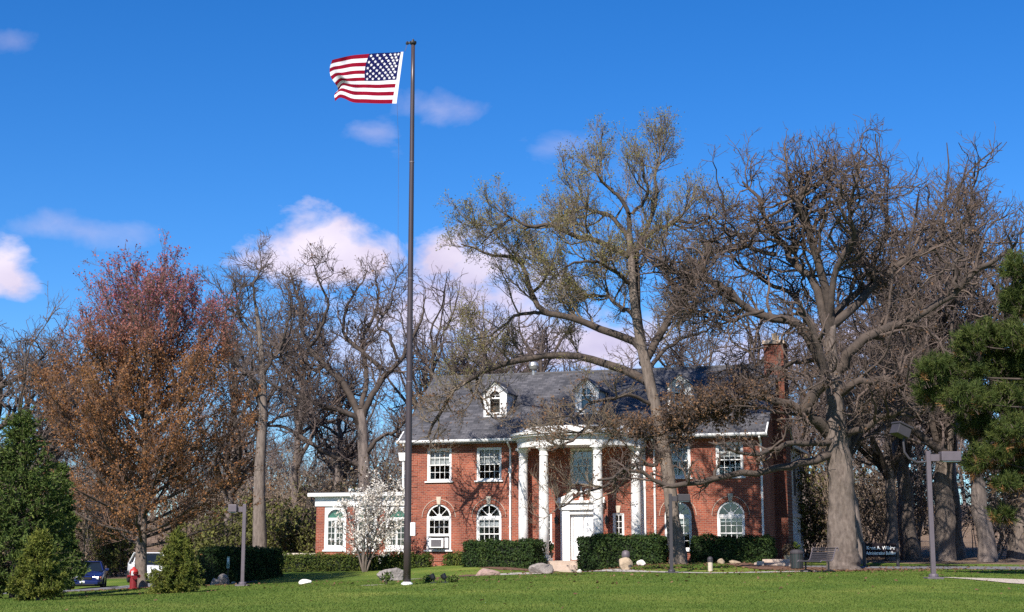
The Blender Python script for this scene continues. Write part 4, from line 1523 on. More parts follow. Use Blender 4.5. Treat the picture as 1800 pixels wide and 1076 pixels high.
# ---- the oak left of the house and the tall trunk by the lamp
def make_left_oaks():
    rng = np.random.default_rng(33)
    dp = 90.0
    k = 2635 / dp
    base = at_px(642, dp)
    trunk = catmull([base + [0, 0, -.2], P(642, 900, dp), P(641, 842, dp), P(639, 791, dp), P(637, 750, dp), P(634, 720, dp)], 20)
    tch = [flare(trunk, np.linspace(13, 8, 20) / k, rng, 10)]
    G = lambda pix, r0, r1, doff, gn=.06, droot=0.0: guide(rng, pix, dp, r0 / k, r1 / k, doff, gn, 18, droot)
    limbs = [G([(636, 740), (614, 690), (571, 643), (544, 608), (532, 573), (535, 540), (520, 510), (515, 480)], 8, 1, 1),
             G([(638, 735), (653, 693), (672, 658), (700, 631), (725, 590), (745, 560), (750, 520)], 7.5, 1, -1),
             G([(672, 650), (633, 615), (606, 584), (612, 545), (630, 510), (645, 475)], 5, 1, 2, .06, .4),
             G([(630, 745), (610, 729), (555, 713), (497, 690), (470, 670), (445, 640)], 7, 1, -2),
             G([(640, 820), (626, 812), (567, 791), (509, 756), (470, 748), (440, 750)], 7, 1, 2),
             G([(640, 800), (670, 770), (700, 760), (720, 730), (735, 690)], 5, 1, -2),
             G([(634, 720), (645, 660), (640, 600), (655, 560), (668, 520), (660, 480)], 6, 1, 3),
             G([(571, 643), (540, 650), (510, 630), (480, 600), (470, 560)], 4, .8, 2, .06, .6),
             G([(544, 608), (570, 560), (580, 520), (560, 480), (555, 465)], 4, .8, -1.5, .06, .5),
             G([(700, 631), (690, 580), (670, 560), (690, 520), (700, 480)], 3.5, .8, -2, .06, -.7)]
    for l in limbs:
        tch.append(tubes(l[0][None], l[1][None], 7))
    ch, lv = finish(rng, limbs, (110, 700, 2600, 4600), (1.8, 1.0, .6, .36), (.3, .3, .25, .2), (.08, .06, .06, .05),
                    ((.075, .022), (.030, .014), (.017, .010), (.011, .007)))
    tips = lv[3][0][:, -1]
    lf = quads(tips[rng.random(len(tips)) < .15], .11, rng)
    tree_obj('oak_tree', base, tch, ch, M_BARKG, M_TWIGG, 'bare spreading oak rising behind the white-flowered tree and sunroom', None, lf, M_OAKLEAF, leafname='dry_leaves')
    # thick pale trunk by the left lamp post
    rng = np.random.default_rng(34)
    dp = 80.0
    k = 2635 / dp
    base = at_px(457, dp)
    trunk = catmull([base + [0, 0, -.2], P(457, 960, dp), P(456, 900, dp), P(457, 820, dp), P(462, 740, dp), P(462, 680, dp), P(458, 600, dp), P(450, 540, dp)], 24)
    tch = [flare(trunk, np.interp(np.linspace(0, 1, 24), [0, .1, .3, .6, 1], [15, 13, 11, 7.5, 3]) / k, rng, 12, .04)]
    G = lambda pix, r0, r1, doff, gn=.06, droot=0.0: guide(rng, pix, dp, r0 / k, r1 / k, doff, gn, 18, droot)
    limbs = [G([(461, 720), (440, 670), (420, 650), (400, 600), (395, 550), (410, 510)], 5, 1, 1),
             G([(460, 660), (480, 620), (500, 590), (510, 540), (500, 500)], 4.5, 1, -1),
             G([(462, 700), (440, 660), (425, 655), (405, 655), (380, 640)], 4, 1, -2),
             G([(452, 550), (445, 510), (455, 490), (450, 470)], 3, .8, .5),
             G([(456, 590), (430, 560), (425, 520), (430, 490)], 3.5, .8, 2),
             G([(462, 750), (490, 740), (510, 720), (540, 720)], 4, .8, 2)]
    for l in limbs:
        tch.append(tubes(l[0][None], l[1][None], 7))
    ch, lv = finish(rng, limbs, (60, 400, 1500, 2800), (1.6, .9, .55, .36), (.28, .28, .25, .2), (.1, .08, .06, .05),
                    ((.07, .02), (.028, .013), (.016, .009), (.010, .0065)))
    tree_obj('oak_tree', base, tch, ch, M_BARKE, M_TWIGG, 'bare tree with thick pale trunk just right of the left lamp post', None)


make_left_oaks()


# ---- generic bare trees for the wood behind
def proto(seed, H=18.0, trunk_r=.33, limbs_n=13, start=.33, ang=42, up=.05, dens=1.0, fork=.62):
    rng = np.random.default_rng(seed)
    n = 18
    z = np.linspace(-.3, H * fork, n)
    wob = np.cumsum(rng.normal(0, .07, (n, 2)), 0)
    wob -= wob[0]
    trunk = np.concatenate([wob, z[:, None]], 1)
    tr = np.interp(np.linspace(0, 1, n), [0, .06, .15, .6, 1], [1.45, 1.15, 1.0, .72, .35]) * trunk_r
    lp, lr = spawn(rng, trunk[None], tr[None], limbs_n, start, 1.0, ang, 12, H * .42, .22, 16, .17, up, .72, trunk_r * .62, .02, taper_t=.5)
    limbs = list(zip(lp, lr))
    tch = [flare(trunk, tr, rng, 10, .04), tubes(lp, lr, 6)]
    c = [int(x * dens) for x in (85, 430, 1250, 1900)]
    ch, lv = finish(rng, limbs, c, (H * .14, H * .07, H * .04, H * .022), (.28, .28, .25, .2), (.07, .06, .05, .05),
                    ((.085, .03), (.042, .018), (.021, .011), (.013, .007)), t0=.15)
    return tch, ch, lv


PROTOS = []
for i, kw in enumerate([dict(seed=1), dict(seed=2, limbs_n=16, ang=34, up=.08, H=19), dict(seed=3, trunk_r=.42, ang=55, H=17, start=.3), dict(seed=4, H=18, start=.45, ang=38, trunk_r=.28), dict(seed=6, H=19, start=.38, trunk_r=.46, ang=50)]):
    PROTOS.append((proto(**kw), kw.get('H', 18.0)))

BG = [  # px, depth, top py, proto, label
    (28, 84, 500, 0, 'bare forked tree rising behind the tall left spruce'),
    (95, 92, 520, 3, 'bare slender tree between the left spruce and red maple'),
    (-60, 88, 480, 2, 'bare tree cut off by the left picture edge'),
    (395, 93, 505, 1, 'bare tree just right of the red maple crown'),
    (520, 104, 500, 3, 'bare thin tree behind the big oak left of the sunroom'),
    (590, 108, 520, 0, 'bare pale tree far behind the flowering magnolia'),
    (760, 98, 470, 1, 'bare tree right of the flagpole behind the left roof end'),
    (815, 104, 480, 0, 'bare tree rising behind the first dormer from the left'),
    (880, 108, 530, 3, 'bare tree behind the metal roof vents'),
    (945, 100, 500, 2, 'bare tree behind the roof between first and middle dormer'),
    (1030, 110, 540, 0, 'bare tree behind the middle dormer'),
    (1215, 104, 520, 3, 'bare tree behind the dormer nearest the chimney'),
    (1330, 98, 480, 1, 'bare tall tree behind the brick chimney'),
    (1420, 92, 500, 0, 'bare tree behind the white clapboard wing'),
    (1512, 72, 520, 3, 'bare dark trunk just right of the great oak'),
    (1570, 78, 430, 1, 'bare tree with leaning trunk behind the dark sign'),
    (1603, 80, 420, 4, 'bare tree between the sign and the near lamp post'),
    (1656, 76, 330, 4, 'bare thick-trunked tree under the near lamp arm'),
    (1684, 82, 235, 1, 'bare tall tree rising highest above the lamp at right'),
    (1733, 74, 400, 2, 'bare stout grey trunk under the right-hand pine'),
    (1790, 78, 300, 4, 'bare tree rising behind the pine at the right edge'),
    (1860, 72, 420, 0, 'bare tree beyond the right picture edge, limbs reaching in'),
]
_src = {}
for (px, dpt, top, pi, lab) in BG:
    (tch, ch, lv), H = PROTOS[pi]
    base = at_px(px, dpt)
    hgt = P(px, top, dpt)[2] - base[2]
    ext = max(c[0][:, 2].max() for c in ch)
    sz = hgt / ext
    if pi not in _src:
        _src[pi] = tree_obj('bare_tree', (0, 0, 0), tch, ch, M_BARKG if pi != 4 else M_BARKE, M_TWIGG, lab, 'bare trees of the wood behind the house')
        o = _src[pi]
        o.location = base
        o.rotation_euler = (0, 0, random.uniform(0, 6.28))
        o.scale = (sz, sz, sz)
    else:
        w_ = sz * random.uniform(.92, 1.08)
        copy_tree(_src[pi], base, random.uniform(0, 6.28), (w_, w_, sz), lab)


# ---- the far wood and its brush: one mass nobody could count
def far_wood():
    rng = np.random.default_rng(77)
    tch, cch = [], []
    protos = []
    for s in range(4):
        r2 = np.random.default_rng(100 + s)
        n = 10
        z = np.linspace(-.3, 11, n)
        trunk = np.concatenate([np.cumsum(r2.normal(0, .1, (n, 2)), 0), z[:, None]], 1)
        tr = np.linspace(.26, .09, n)
        lp, lr = spawn(r2, trunk[None], tr[None], 14, .25, 1, 40, 12, 6.5, .25, 9, .16, .08, .7, .12, .03, taper_t=.5)
        a, ar = spawn(r2, lp, lr, 110, .15, 1, 50, 15, 2.4, .3, 6, .28, .07, .6, .05, .022)
        b_, br_ = spawn(r2, a, ar, 520, .1, 1, 48, 15, 1.3, .3, 4, .28, .05, .6, .028, .014)
        c_, cr_ = spawn(r2, b_, br_, 1100, .1, 1, 46, 15, .8, .3, 3, .2, .05, .6, .018, .010)
        protos.append(join_np([tubes(trunk[None], tr[None], 6), tubes(lp, lr, 4), tubes(a, ar, 3), tubes(b_, br_, 3), tubes(c_, cr_, 3)]))
    for i in range(64):
        Y = rng.uniform(118, 190)
        px = -150 + 2150 * (i + rng.uniform(0, 1)) / 64
        b0 = at_px(px, Y)
        v, f = protos[rng.integers(4)]
        a = rng.uniform(0, 6.28)
        sc = rng.uniform(.7, 1.0) * (1.15 if px > 1350 else .85)
        R_ = np.array([[math.cos(a), -math.sin(a), 0], [math.sin(a), math.cos(a), 0], [0, 0, 1]])
        cch.append(((v * sc) @ R_.T + b0, f))
    v, f = join_np(cch)
    o = link('far_wood', np_mesh('far_wood', v, f, True), M_FARWOOD)
    tag(o, 'hazy grey-brown mass of leafless woodland behind everything', 'woodland', None, 'stuff')
    # brush: thin stems and twigs filling the wood edge
    prot = []
    for s in range(5):
        r2 = np.random.default_rng(200 + s)
        st = []
        for k in range(9):
            b0 = np.r_[r2.normal(0, .45, 2), -.1]
            d = np.r_[r2.normal(0, .25, 2), 1]
            st.append(b0[None] + d[None] * np.linspace(0, r2.uniform(2.6, 5.2), 6)[:, None] + np.cumsum(r2.normal(0, .07, (6, 3)), 0))
        st = np.stack(st)
        sr = np.linspace(.04, .012, 6)[None].repeat(9, 0)
        a, ar = spawn(r2, st, sr, 75, .15, 1, 45, 14, 1.5, .3, 4, .22, .08, .6, .022, .011)
        b_, br_ = spawn(r2, a, ar, 300, .1, 1, 45, 14, .7, .3, 3, .2, .05, .6, .014, .008)
        prot.append((join_np([tubes(st, sr, 4), tubes(a, ar, 3), tubes(b_, br_, 3)]), b_[:, -1]))
    bc, lc = [], []
    for i in range(190):
        px = -120 + 2100 * rng.random()
        Y = rng.uniform(84, 150) if px < 1390 else rng.uniform(78, 150)
        if px > 1390 and rng.random() < .4:
            continue
        if 690 < px < 1400:
            Y = rng.uniform(96, 150)
        b0 = at_px(px, Y)
        (v, f), tips = prot[rng.integers(5)]
        a = rng.uniform(0, 6.28)
        sc = rng.uniform(.7, 1.35)
        R_ = np.array([[math.cos(a), -math.sin(a), 0], [math.sin(a), math.cos(a), 0], [0, 0, 1]])
        bc.append(((v * sc) @ R_.T + b0, f))
        lc.append((tips * sc) @ R_.T + b0)
    v, f = join_np(bc)
    o = link('undergrowth', np_mesh('undergrowth', v, f, True), M_BARKD)
    tag(o, 'tangled brown leafless undergrowth along the wood edge', 'undergrowth', None, 'stuff')
    lc = np.concatenate(lc)
    lc = np.concatenate([lc, lc + rng.normal(0, .15, lc.shape)])
    v, f = quads(lc, .14, rng)
    o2 = link('undergrowth_buds', np_mesh('undergrowth_buds', v, f), M_BRUSH, o)
    o2['kind'] = 'stuff'


far_wood()


def shrub(px, dpt, h, r, label, m=M_SHRUB, seed=0, n=2600, leaf=.12, name='shrub'):
    rng = np.random.default_rng(900 + seed)
    base = at_px(px, dpt)
    st = []
    for k in range(12):
        d = np.r_[rng.normal(0, .33, 2), 1.0]
        st.append(np.r_[rng.normal(0, r * .25, 2), -.1][None] + d[None] * np.linspace(0, h * rng.uniform(.6, .95), 6)[:, None] + np.cumsum(rng.normal(0, .05, (6, 3)), 0))
    st = np.stack(st)
    sr = np.linspace(.035, .01, 6)[None].repeat(12, 0)
    a, ar = spawn(rng, st, sr, 150, .1, 1, 50, 14, h * .26, .3, 4, .2, .05, .6, .02, .008)
    b_, br_ = spawn(rng, a, ar, n // 3, .1, 1, 48, 14, h * .12, .3, 3, .2, .03, .6, .012, .006)
    tips = np.concatenate([b_[:, -1], b_[:, 1], b_[:, 2] + rng.normal(0, .1, (len(b_), 3))])
    root = empty(name, base, 0, label, 'shrub')
    v, f = join_np([tubes(st, sr, 4), tubes(a, ar, 3), tubes(b_, br_, 3)])
    s_ = link('stems', np_mesh('stems', v, f, True), M_TWIGG, root)
    v, f = quads(tips, leaf, rng)
    l_ = link('foliage', np_mesh('foliage', v, f), m, root)
    return root


for i, (px, dpt, h, r, lab) in enumerate([
        (520, 84, 3.6, 1.3, 'olive green shrub between the pale trunk and the sunroom'), (405, 82, 3.4, 1.3, 'olive green shrub left of the pale trunk behind the dark hedge'),
        (205, 92, 3.6, 1.4, 'olive green shrub between the blue and the white car'), (560, 92, 4.6, 1.4, 'taller olive shrub behind the sunroom corner'),
        (1428, 84, 5.2, 1.5, 'dark green shrub between the clapboard wing and the great oak'), (345, 86, 2.8, 1.2, 'olive shrub behind the small right-hand spruce'), (455, 94, 4.0, 1.5, 'dim olive shrub behind the pale trunk')]):
    shrub(px, dpt, h, r, lab, seed=i, n=4200)


# ------------------------------------------------------------------ maple
def make_maple():
    rng = np.random.default_rng(51)
    dp = 58.0
    base = at_px(250, dp)
    H = 12.5
    n = 26
    z = np.linspace(-.2, H * .9, n)
    trunk = np.concatenate([np.cumsum(rng.normal(0, .02, (n, 2)), 0), z[:, None]], 1)
    tr = np.interp(np.linspace(0, 1, n), [0, .05, .12, .3, .6, 1], [.31, .24, .21, .16, .09, .02])
    # main branches rise steeply from the trunk, widest low down
    L1 = []
    nb = 74
    for i in range(nb):
        t = .14 + .78 * (i / (nb - 1)) ** 1.05
        zz = t * H * .9
        p = np.array([np.interp(zz, z, trunk[:, 0]), np.interp(zz, z, trunk[:, 1]), zz])
        a = i * 2.399 + rng.normal(0, .15)
        elev = math.radians(np.interp(t, [.14, .35, .7, 1], [10, 27, 44, 62]) + rng.normal(0, 6))
        ln = np.interp(t, [.14, .22, .45, .7, .93], [3.8, 5.0, 5.1, 3.8, 1.9]) * rng.uniform(.94, 1.05)
        d = np.array([math.cos(a) * math.cos(elev), math.sin(a) * math.cos(elev), math.sin(elev)])
        q = [p]
        for k in range(11):
            d = d + rng.normal(0, .06, 3)
            d[2] += .055
            d = d / np.linalg.norm(d)
            q.append(q[-1] + d * ln / 11)
        r0 = min(.075, np.interp(zz, z, tr) * .6)
        L1.append((np.array(q), np.linspace(r0, .008, 12)))
    pts = np.stack([l[0] for l in L1]); rad = np.stack([l[1] for l in L1])
    tch = [flare(trunk, tr, rng, 12, .05), tubes(pts, rad, 6)]
    a, ar = spawn(rng, pts, rad, 1000, .15, 1, 36, 10, 1.25, .3, 6, .10, .09, .6, .02, .008)
    b_, br_ = spawn(rng, a, ar, 6000, .1, 1, 32, 12, .62, .3, 4, .08, .10, .6, .011, .006)
    c_, cr_ = spawn(rng, b_, br_, 13000, .1, 1, 36, 12, .28, .3, 3, .1, .08, .6, .008, .005)
    tips = np.concatenate([c_[:, -1], c_[:, 1], b_[:, 2], b_[:, 3], a[:, 4]])
    keep = np.where(tips[:, 2] > 9.8, rng.random(len(tips)) < .62, True) & (tips[:, 2] > 1.4)
    tips = tips[keep]
    tips = np.concatenate([tips, tips + rng.normal(0, .07, tips.shape)])
    lf = quads(tips + rng.normal(0, .05, tips.shape), .056, rng, aspect=1.2)
    root = tree_obj('maple_tree', (0, 0, 0), tch, [tubes(a, ar, 3), tubes(b_, br_, 3), tubes(c_, cr_, 3)], M_BARKM, M_TWIGM,
                    'rounded maple with red tops and orange-brown young leaves', None, lf, M_MAPLE, leafname='young_leaves')
    root.location = base


make_maple()


# ------------------------------------------------------------------ conifers
def make_spruce(px, dp, h, r, label, needles, seed, shape=1.0, n_whorl=24, per=11, dens=1.0, nl=.075, skirt=.10):
    rng = np.random.default_rng(seed)
    base = at_px(px, dp)
    trunk = np.stack([np.zeros(12), np.zeros(12), np.linspace(-.1, h, 12)], 1)
    trunk[:, :2] += np.cumsum(rng.normal(0, .01, (12, 2)), 0)
    tr = np.linspace(.035 * h * .55 + .02, .006, 12)
    br = []
    for i in range(n_whorl):
        t = skirt + (1 - skirt) * (i / n_whorl) ** .95
        for k in range(max(4, int(per * (1 - t * .55)))):
            tt = min(.985, t + rng.normal(0, .012))
            zz = tt * h
            a = rng.uniform(0, 2 * math.pi)
            ln = r * ((1 - tt) ** .78) * (1.0 + rng.normal(0, .15)) * (1 if tt > .16 else .85) + .03 * h
            el = np.interp(tt, [0, .5, 1], [-.05, .28, 1.0]) + rng.normal(0, .10)
            d = np.array([math.cos(a) * math.cos(el), math.sin(a) * math.cos(el), math.sin(el)])
            s = np.linspace(0, 1, 7)[:, None]
            q = np.array([0, 0, zz]) + d * ln * s + np.array([0, 0, 1.0]) * (-.22 * ln * s * (1 - s * 1.15))
            br.append(q)
    br = np.stack(br)
    rad = np.linspace(.014, .004, 7)[None].repeat(len(br), 0) * (h / 4) ** .5
    tw, twr = spawn(rng, br, rad, int(len(br) * 7.5 * dens), .2, 1, 48, 12, .16 * r + .07, .3, 4, .10, -.02, .6, .006, .003, taper_t=.8)
    # needles along every twig and branch end
    src = np.concatenate([tw[:, :-1].reshape(-1, 3), br[:, 2:-1].reshape(-1, 3)])
    dr = np.concatenate([np.diff(tw, axis=1).reshape(-1, 3), np.diff(br, axis=1)[:, 2:].reshape(-1, 3)])
    m = 5
    t = rng.random((m, len(src), 1))
    p0 = (src[None] + dr[None] * t).reshape(-1, 3)
    d = nrm(nrm(dr)[None].repeat(m, 0) * .9 + rng.normal(size=(m, len(src), 3)) * .75).reshape(-1, 3)
    v, f = blades(p0, d, rng.uniform(.7, 1.3, len(p0)) * nl, nl * .42, rng)
    root = empty('spruce_tree', base, rng.uniform(0, 6), label, 'tree')
    vt, ft = join_np([tubes(trunk[None], tr[None], 9)])
    link('trunk', np_mesh('trunk', vt, ft, True), M_BARK, root)
    vb, fb = join_np([tubes(br, rad, 4), tubes(tw, twr, 3)])
    cr = link('crown', np_mesh('crown', vb, fb, True), M_TWIG, root)
    nd = link('needles', np_mesh('needles', v, f), needles, cr)
    nd['kind'] = 'stuff'
    return root


make_spruce(28, 47, 5.6, 2.15, 'tall dense dark green spruce at the left edge', M_SPRUCE, 61, n_whorl=34, per=15, nl=.10, skirt=.06)
make_spruce(100, 52, 4.4, .85, 'narrow dark green spruce between tall spruce and maple', M_SPRUCE, 62, n_whorl=28, per=12, nl=.10)
make_spruce(70, 42, 1.85, .80, 'small yellowish spruce in front of the tall left spruce', M_SPRUCEY, 63, n_whorl=22, per=15, nl=.065, skirt=.10)
make_spruce(311, 50, 1.95, .92, 'small yellow-green spruce right of the maple trunk', M_SPRUCEY, 64, n_whorl=24, per=16, nl=.065, skirt=.03)


def make_pine():
    rng = np.random.default_rng(71)
    dp = 50.0
    base = at_px(1905, dp)
    trunk = catmull([base + [0, 0, -.2], base + [0, 0, 2.5], base + [.1, 0, 7], base + [0, .1, 12.0]], 20)
    tr = np.linspace(.24, .04, 20)
    # foliage pads: centre in the photo column / height, half size in px, depth offset
    pads = [(1790, 470, 26, 24, 0), (1785, 530, 30, 26, .6), (1800, 590, 36, 30, -.6), (1735, 590, 42, 24, .3), (1700, 600, 26, 26, -.4), (1770, 640, 50, 30, .8), (1690, 650, 46, 26, .1),
            (1640, 650, 30, 26, -.3), (1640, 690, 32, 22, .5), (1700, 700, 46, 24, -.8), (1760, 700, 46, 28, .0), (1800, 690, 40, 40, .9), (1720, 750, 40, 24, .7), (1780, 760, 40, 28, -.6),
            (1740, 800, 40, 24, -.2), (1790, 820, 34, 22, .6), (1715, 820, 18, 16, .2), (1830, 760, 60, 60, .3), (1840, 640, 60, 60, .2), (1840, 530, 50, 60, .1), (1760, 905, 20, 14, .5), (1790, 850, 34, 16, .4), (1765, 848, 24, 14, -.3)]
    br, tufts, tufdir, dry = [], [], [], []
    for (px, py, rx, ry, off) in pads:
        c = P(px, py, dp + off)
        zt = c[2] - rng.uniform(.2, 1.0)
        st = np.array([np.interp(zt, trunk[:, 2], trunk[:, 0]), np.interp(zt, trunk[:, 2], trunk[:, 1]), zt])
        br.append(catmull([st, (st * .6 + c * .4) + [0, 0, -.1], (st * .25 + c * .75) + [0, 0, -.15], c], 10))
        k = 2635 / dp
        n = int(rx * ry * .11) + 12
        o = rng.normal(size=(n, 3))
        o = nrm(o) * rng.random((n, 1)) ** .45
        q = c + o * np.array([rx / k, .8, ry / k]) * 1.08
        tufts.append(q)
        tufdir.append(nrm(o * .6 + np.array([-.15, -.1, .55]) + rng.normal(0, .25, o.shape)))
        dry.append((o[:, 2] < -.35) & (rng.random(n) < (.5 if py > 740 else .10)))
    tufts = np.concatenate(tufts); tufdir = np.concatenate(tufdir); dry = np.concatenate(dry)
    bp = np.stack(br)
    brr = np.linspace(.05, .012, 10)[None].repeat(len(bp), 0)
    # short twigs to every tuft
    tw = np.stack([tufts - tufdir * .35 + rng.normal(0, .03, tufts.shape), tufts - tufdir * .15, tufts + tufdir * .12], 1)
    twr = np.array([[.012, .009, .006]]).repeat(len(tw), 0)

    def needles(sel, m=46):
        t, d = tufts[sel], tufdir[sel]
        s = rng.uniform(-.16, .14, (m, len(t), 1))
        p0 = (t[None] + d[None] * s).reshape(-1, 3)
        dd = nrm(d[None] * .75 + rng.normal(size=(m, len(t), 3)) * .62).reshape(-1, 3)
        return blades(p0, dd, rng.uniform(.13, .24, len(p0)), .020, rng)
    root = empty('pine_tree', base, 0, 'long-needled green pine reaching in from the right edge', 'tree')
    v, f = flare(trunk, tr, rng, 12)
    link('trunk', np_mesh('trunk', v - base, f, True), M_BARK, root)
    v, f = join_np([tubes(bp, brr, 6)])
    link('limbs', np_mesh('limbs', v - base, f, True), M_LIMB, root)
    v, f = tubes(tw, twr, 4)
    cr = link('crown', np_mesh('crown', v - base, f, True), M_TWIG, root)
    for nm, sel, m in (('needles', ~dry, M_PINE), ('dry_needles', dry, M_PINEB)):
        v, f = needles(sel)
        o = link(nm, np_mesh(nm, v - base, f), m, cr)
        o['kind'] = 'stuff'


make_pine()


# ------------------------------------------------------------------ white-flowered magnolia
def make_magnolia():
    rng = np.random.default_rng(81)
    dp = 71.5
    base = at_px(642, dp)
    st = []
    for k in range(9):
        a = k * 2 * math.pi / 9 + rng.normal(0, .25)
        sp = rng.uniform(.18, .62)
        d = np.array([math.cos(a) * sp, math.sin(a) * sp, 1.0])
        d /= np.linalg.norm(d)
        q = [np.array([math.cos(a) * .05, math.sin(a) * .05, -.1])]
        L = rng.uniform(3.2, 4.3)
        for i in range(9):
            d = d + rng.normal(0, .06, 3)
            d[2] += .02
            d /= np.linalg.norm(d)
            q.append(q[-1] + d * L / 9)
        st.append(q)
    st = np.array(st)
    sr = np.linspace(.055, .01, 10)[None].repeat(len(st), 0)
    a, ar = spawn(rng, st, sr, 130, .18, 1, 45, 12, 1.05, .3, 6, .12, .06, .6, .02, .007)
    b_, br_ = spawn(rng, a, ar, 900, .1, 1, 42, 12, .45, .3, 4, .1, .07, .6, .010, .005)
    tips = np.concatenate([b_[:, -1], b_[:, 2], a[:, -1], a[:, 4]])
    m = 3
    c = (tips[None] + rng.normal(0, .045, (m, len(tips), 3))).reshape(-1, 3)
    v, f = quads(c, .08, rng, aspect=.8)
    root = empty('magnolia_tree', base, 0, 'small multi-stemmed tree covered in white blossom before the sunroom', 'tree')
    vt, ft = tubes(st, sr, 7)
    link('trunk', np_mesh('trunk', vt, ft, True), M_BARKE, root)
    vb, fb = join_np([tubes(a, ar, 4), tubes(b_, br_, 3)])
    cr = link('crown', np_mesh('crown', vb, fb, True), M_BARKE, root)
    o = link('blossoms', np_mesh('blossoms', v, f), M_MAG, cr)
    o['kind'] = 'stuff'


make_magnolia()


# ------------------------------------------------------------------ clipped hedges
def hedge(p0, p1, width, top, label, m=M_YEW, dens=420, leaf=.055, rag=.045, seed=0, h0=None):
    """p0, p1 world ground points of the centre line, top = height above the higher end"""
    rng = np.random.default_rng(400 + seed)
    p0, p1 = np.array(p0, float), np.array(p1, float)
    ax_ = p1 - p0
    L = np.linalg.norm(ax_[:2])
    ang = math.atan2(ax_[1], ax_[0])
    zt = max(p0[2], p1[2]) + top
    root = empty('hedge', (*(p0[:2] + p1[:2]) / 2, min(p0[2], p1[2])), ang, label, 'hedge')
    zb = -.1
    H = zt - min(p0[2], p1[2])
    # leafy shell: points on a rounded, slightly lumpy box
    n = int(dens * (2 * L * H + L * width + 2 * width * H))
    face = rng.random(n)
    aF, aT, aE = L * H, L * width, width * H
    tot = 2 * aF + aT + 2 * aE
    u, w = rng.uniform(-.5, .5, n), rng.uniform(-.5, .5, n)
    x = np.empty(n); y = np.empty(n); z = np.empty(n); nr = np.zeros((n, 3))
    s1 = face < 2 * aF / tot
    s2 = (~s1) & (face < (2 * aF + aT) / tot)
    s3 = ~(s1 | s2)
    sg = np.where(rng.random(n) < .72, -1, 1)
    x[s1] = u[s1] * L; y[s1] = sg[s1] * width / 2; z[s1] = (w[s1] + .5) * H; nr[s1, 1] = sg[s1]
    x[s2] = u[s2] * L; y[s2] = w[s2] * width; z[s2] = H; nr[s2, 2] = 1
    sg3 = np.where(rng.random(n) < .5, -1, 1)
    x[s3] = sg3[s3] * L / 2; y[s3] = u[s3] * width; z[s3] = (w[s3] + .5) * H; nr[s3, 0] = sg3[s3]
    c = np.stack([x, y, z], 1)
    # round the edges, then lump
    q = np.maximum(np.abs(c[:, 0]) - (L / 2 - .14), 0), np.maximum(np.abs(c[:, 1]) - (width / 2 - .14), 0), np.maximum(c[:, 2] - (H - .14), 0)
    over = np.clip(np.sqrt(q[0] ** 2 + q[1] ** 2 + q[2] ** 2) - .14, 0, None)
    c[:, 0] -= np.sign(c[:, 0]) * over * (q[0] > 0); c[:, 1] -= np.sign(c[:, 1]) * over * (q[1] > 0); c[:, 2] -= over * (q[2] > 0)
    lump = .05 * np.sin(c[:, 0] * 3.1 + seed) + .04 * np.sin(c[:, 0] * 7.3 + c[:, 2] * 5 + seed * 2) + .03 * np.sin(c[:, 2] * 9 + c[:, 0] * 2)
    c += nr * (lump + rng.normal(0, rag, n) - rng.exponential(.05, n))[:, None]
    v, f = quads(c, leaf, rng, aspect=.8, normal=nr, spread=.75)
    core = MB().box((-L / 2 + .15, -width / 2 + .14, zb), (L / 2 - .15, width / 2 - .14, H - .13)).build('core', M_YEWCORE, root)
    o = link('foliage', np_mesh('foliage', v, f), m, root)
    return root


def hp(px, dpt):
    return at_px(px, dpt)


HEDGES = [
    (hp(362, 67.0), hp(482, 70.5), 1.3, 1.30, 'tall dark clipped hedge behind the left lamp post', M_YEW, .055),
    (hp(486, 73.3), hp(757, 72.6), .8, .62, 'long low clipped hedge below the sunroom windows', M_YEWY, .05),
    (hp(786, 73.0), hp(822, 72.4), .8, .56, 'short low hedge stub beside the brick plinth', M_YEWY, .05),
    (hp(822, 70.6), hp(950, 69.2), 1.5, 1.18, 'dark clipped hedge left of the front steps', M_YEW, .055),
    (hp(1020, 68.2), hp(1172, 66.9), 1.4, 1.22, 'dark clipped hedge right of the front steps', M_YEW, .055),
    (hp(1216, 67.6), hp(1362, 66.6), 1.4, 1.12, 'dark clipped hedge right of the slender grey trunk', M_YEW, .055),
]
for i, (a_, b_, w_, t_, lab, m_, lf_) in enumerate(HEDGES):
    hedge(a_, b_, w_, t_, lab, m_, 520, lf_ * 1.25, seed=i)


# ------------------------------------------------------------------ lawn grass blades
def grass():
    rng = np.random.default_rng(91)
    n = 210000
    Y = 29 + 33 * rng.random(n) ** 1.7
    X = rng.uniform(-1, 1, n) * Y * .375
    d = np.stack([rng.normal(0, .45, n), rng.normal(0, .45, n), np.ones(n)], 1)
    p = np.stack([X, Y, gz(X, Y) - .005], 1)
    s = nrm(np.cross(d, rng.normal(size=(n, 3)))) * (.012 + .0004 * (Y - 29))[:, None]
    tip = p + nrm(d) * (rng.uniform(.02, .05, n))[:, None]
    v = np.stack([p - s, p + s, tip], 1).reshape(-1, 3)
    o = link('grass', np_mesh('grass', v, np.arange(n * 3).reshape(n, 3)), M_GRASS)
    tag(o, 'short mown green grass of the front lawn', 'grass', None, 'stuff')


grass()


# ------------------------------------------------------------------ flagpole and flag
FP = at_px(716, 41.5)
pole_h = 15.15


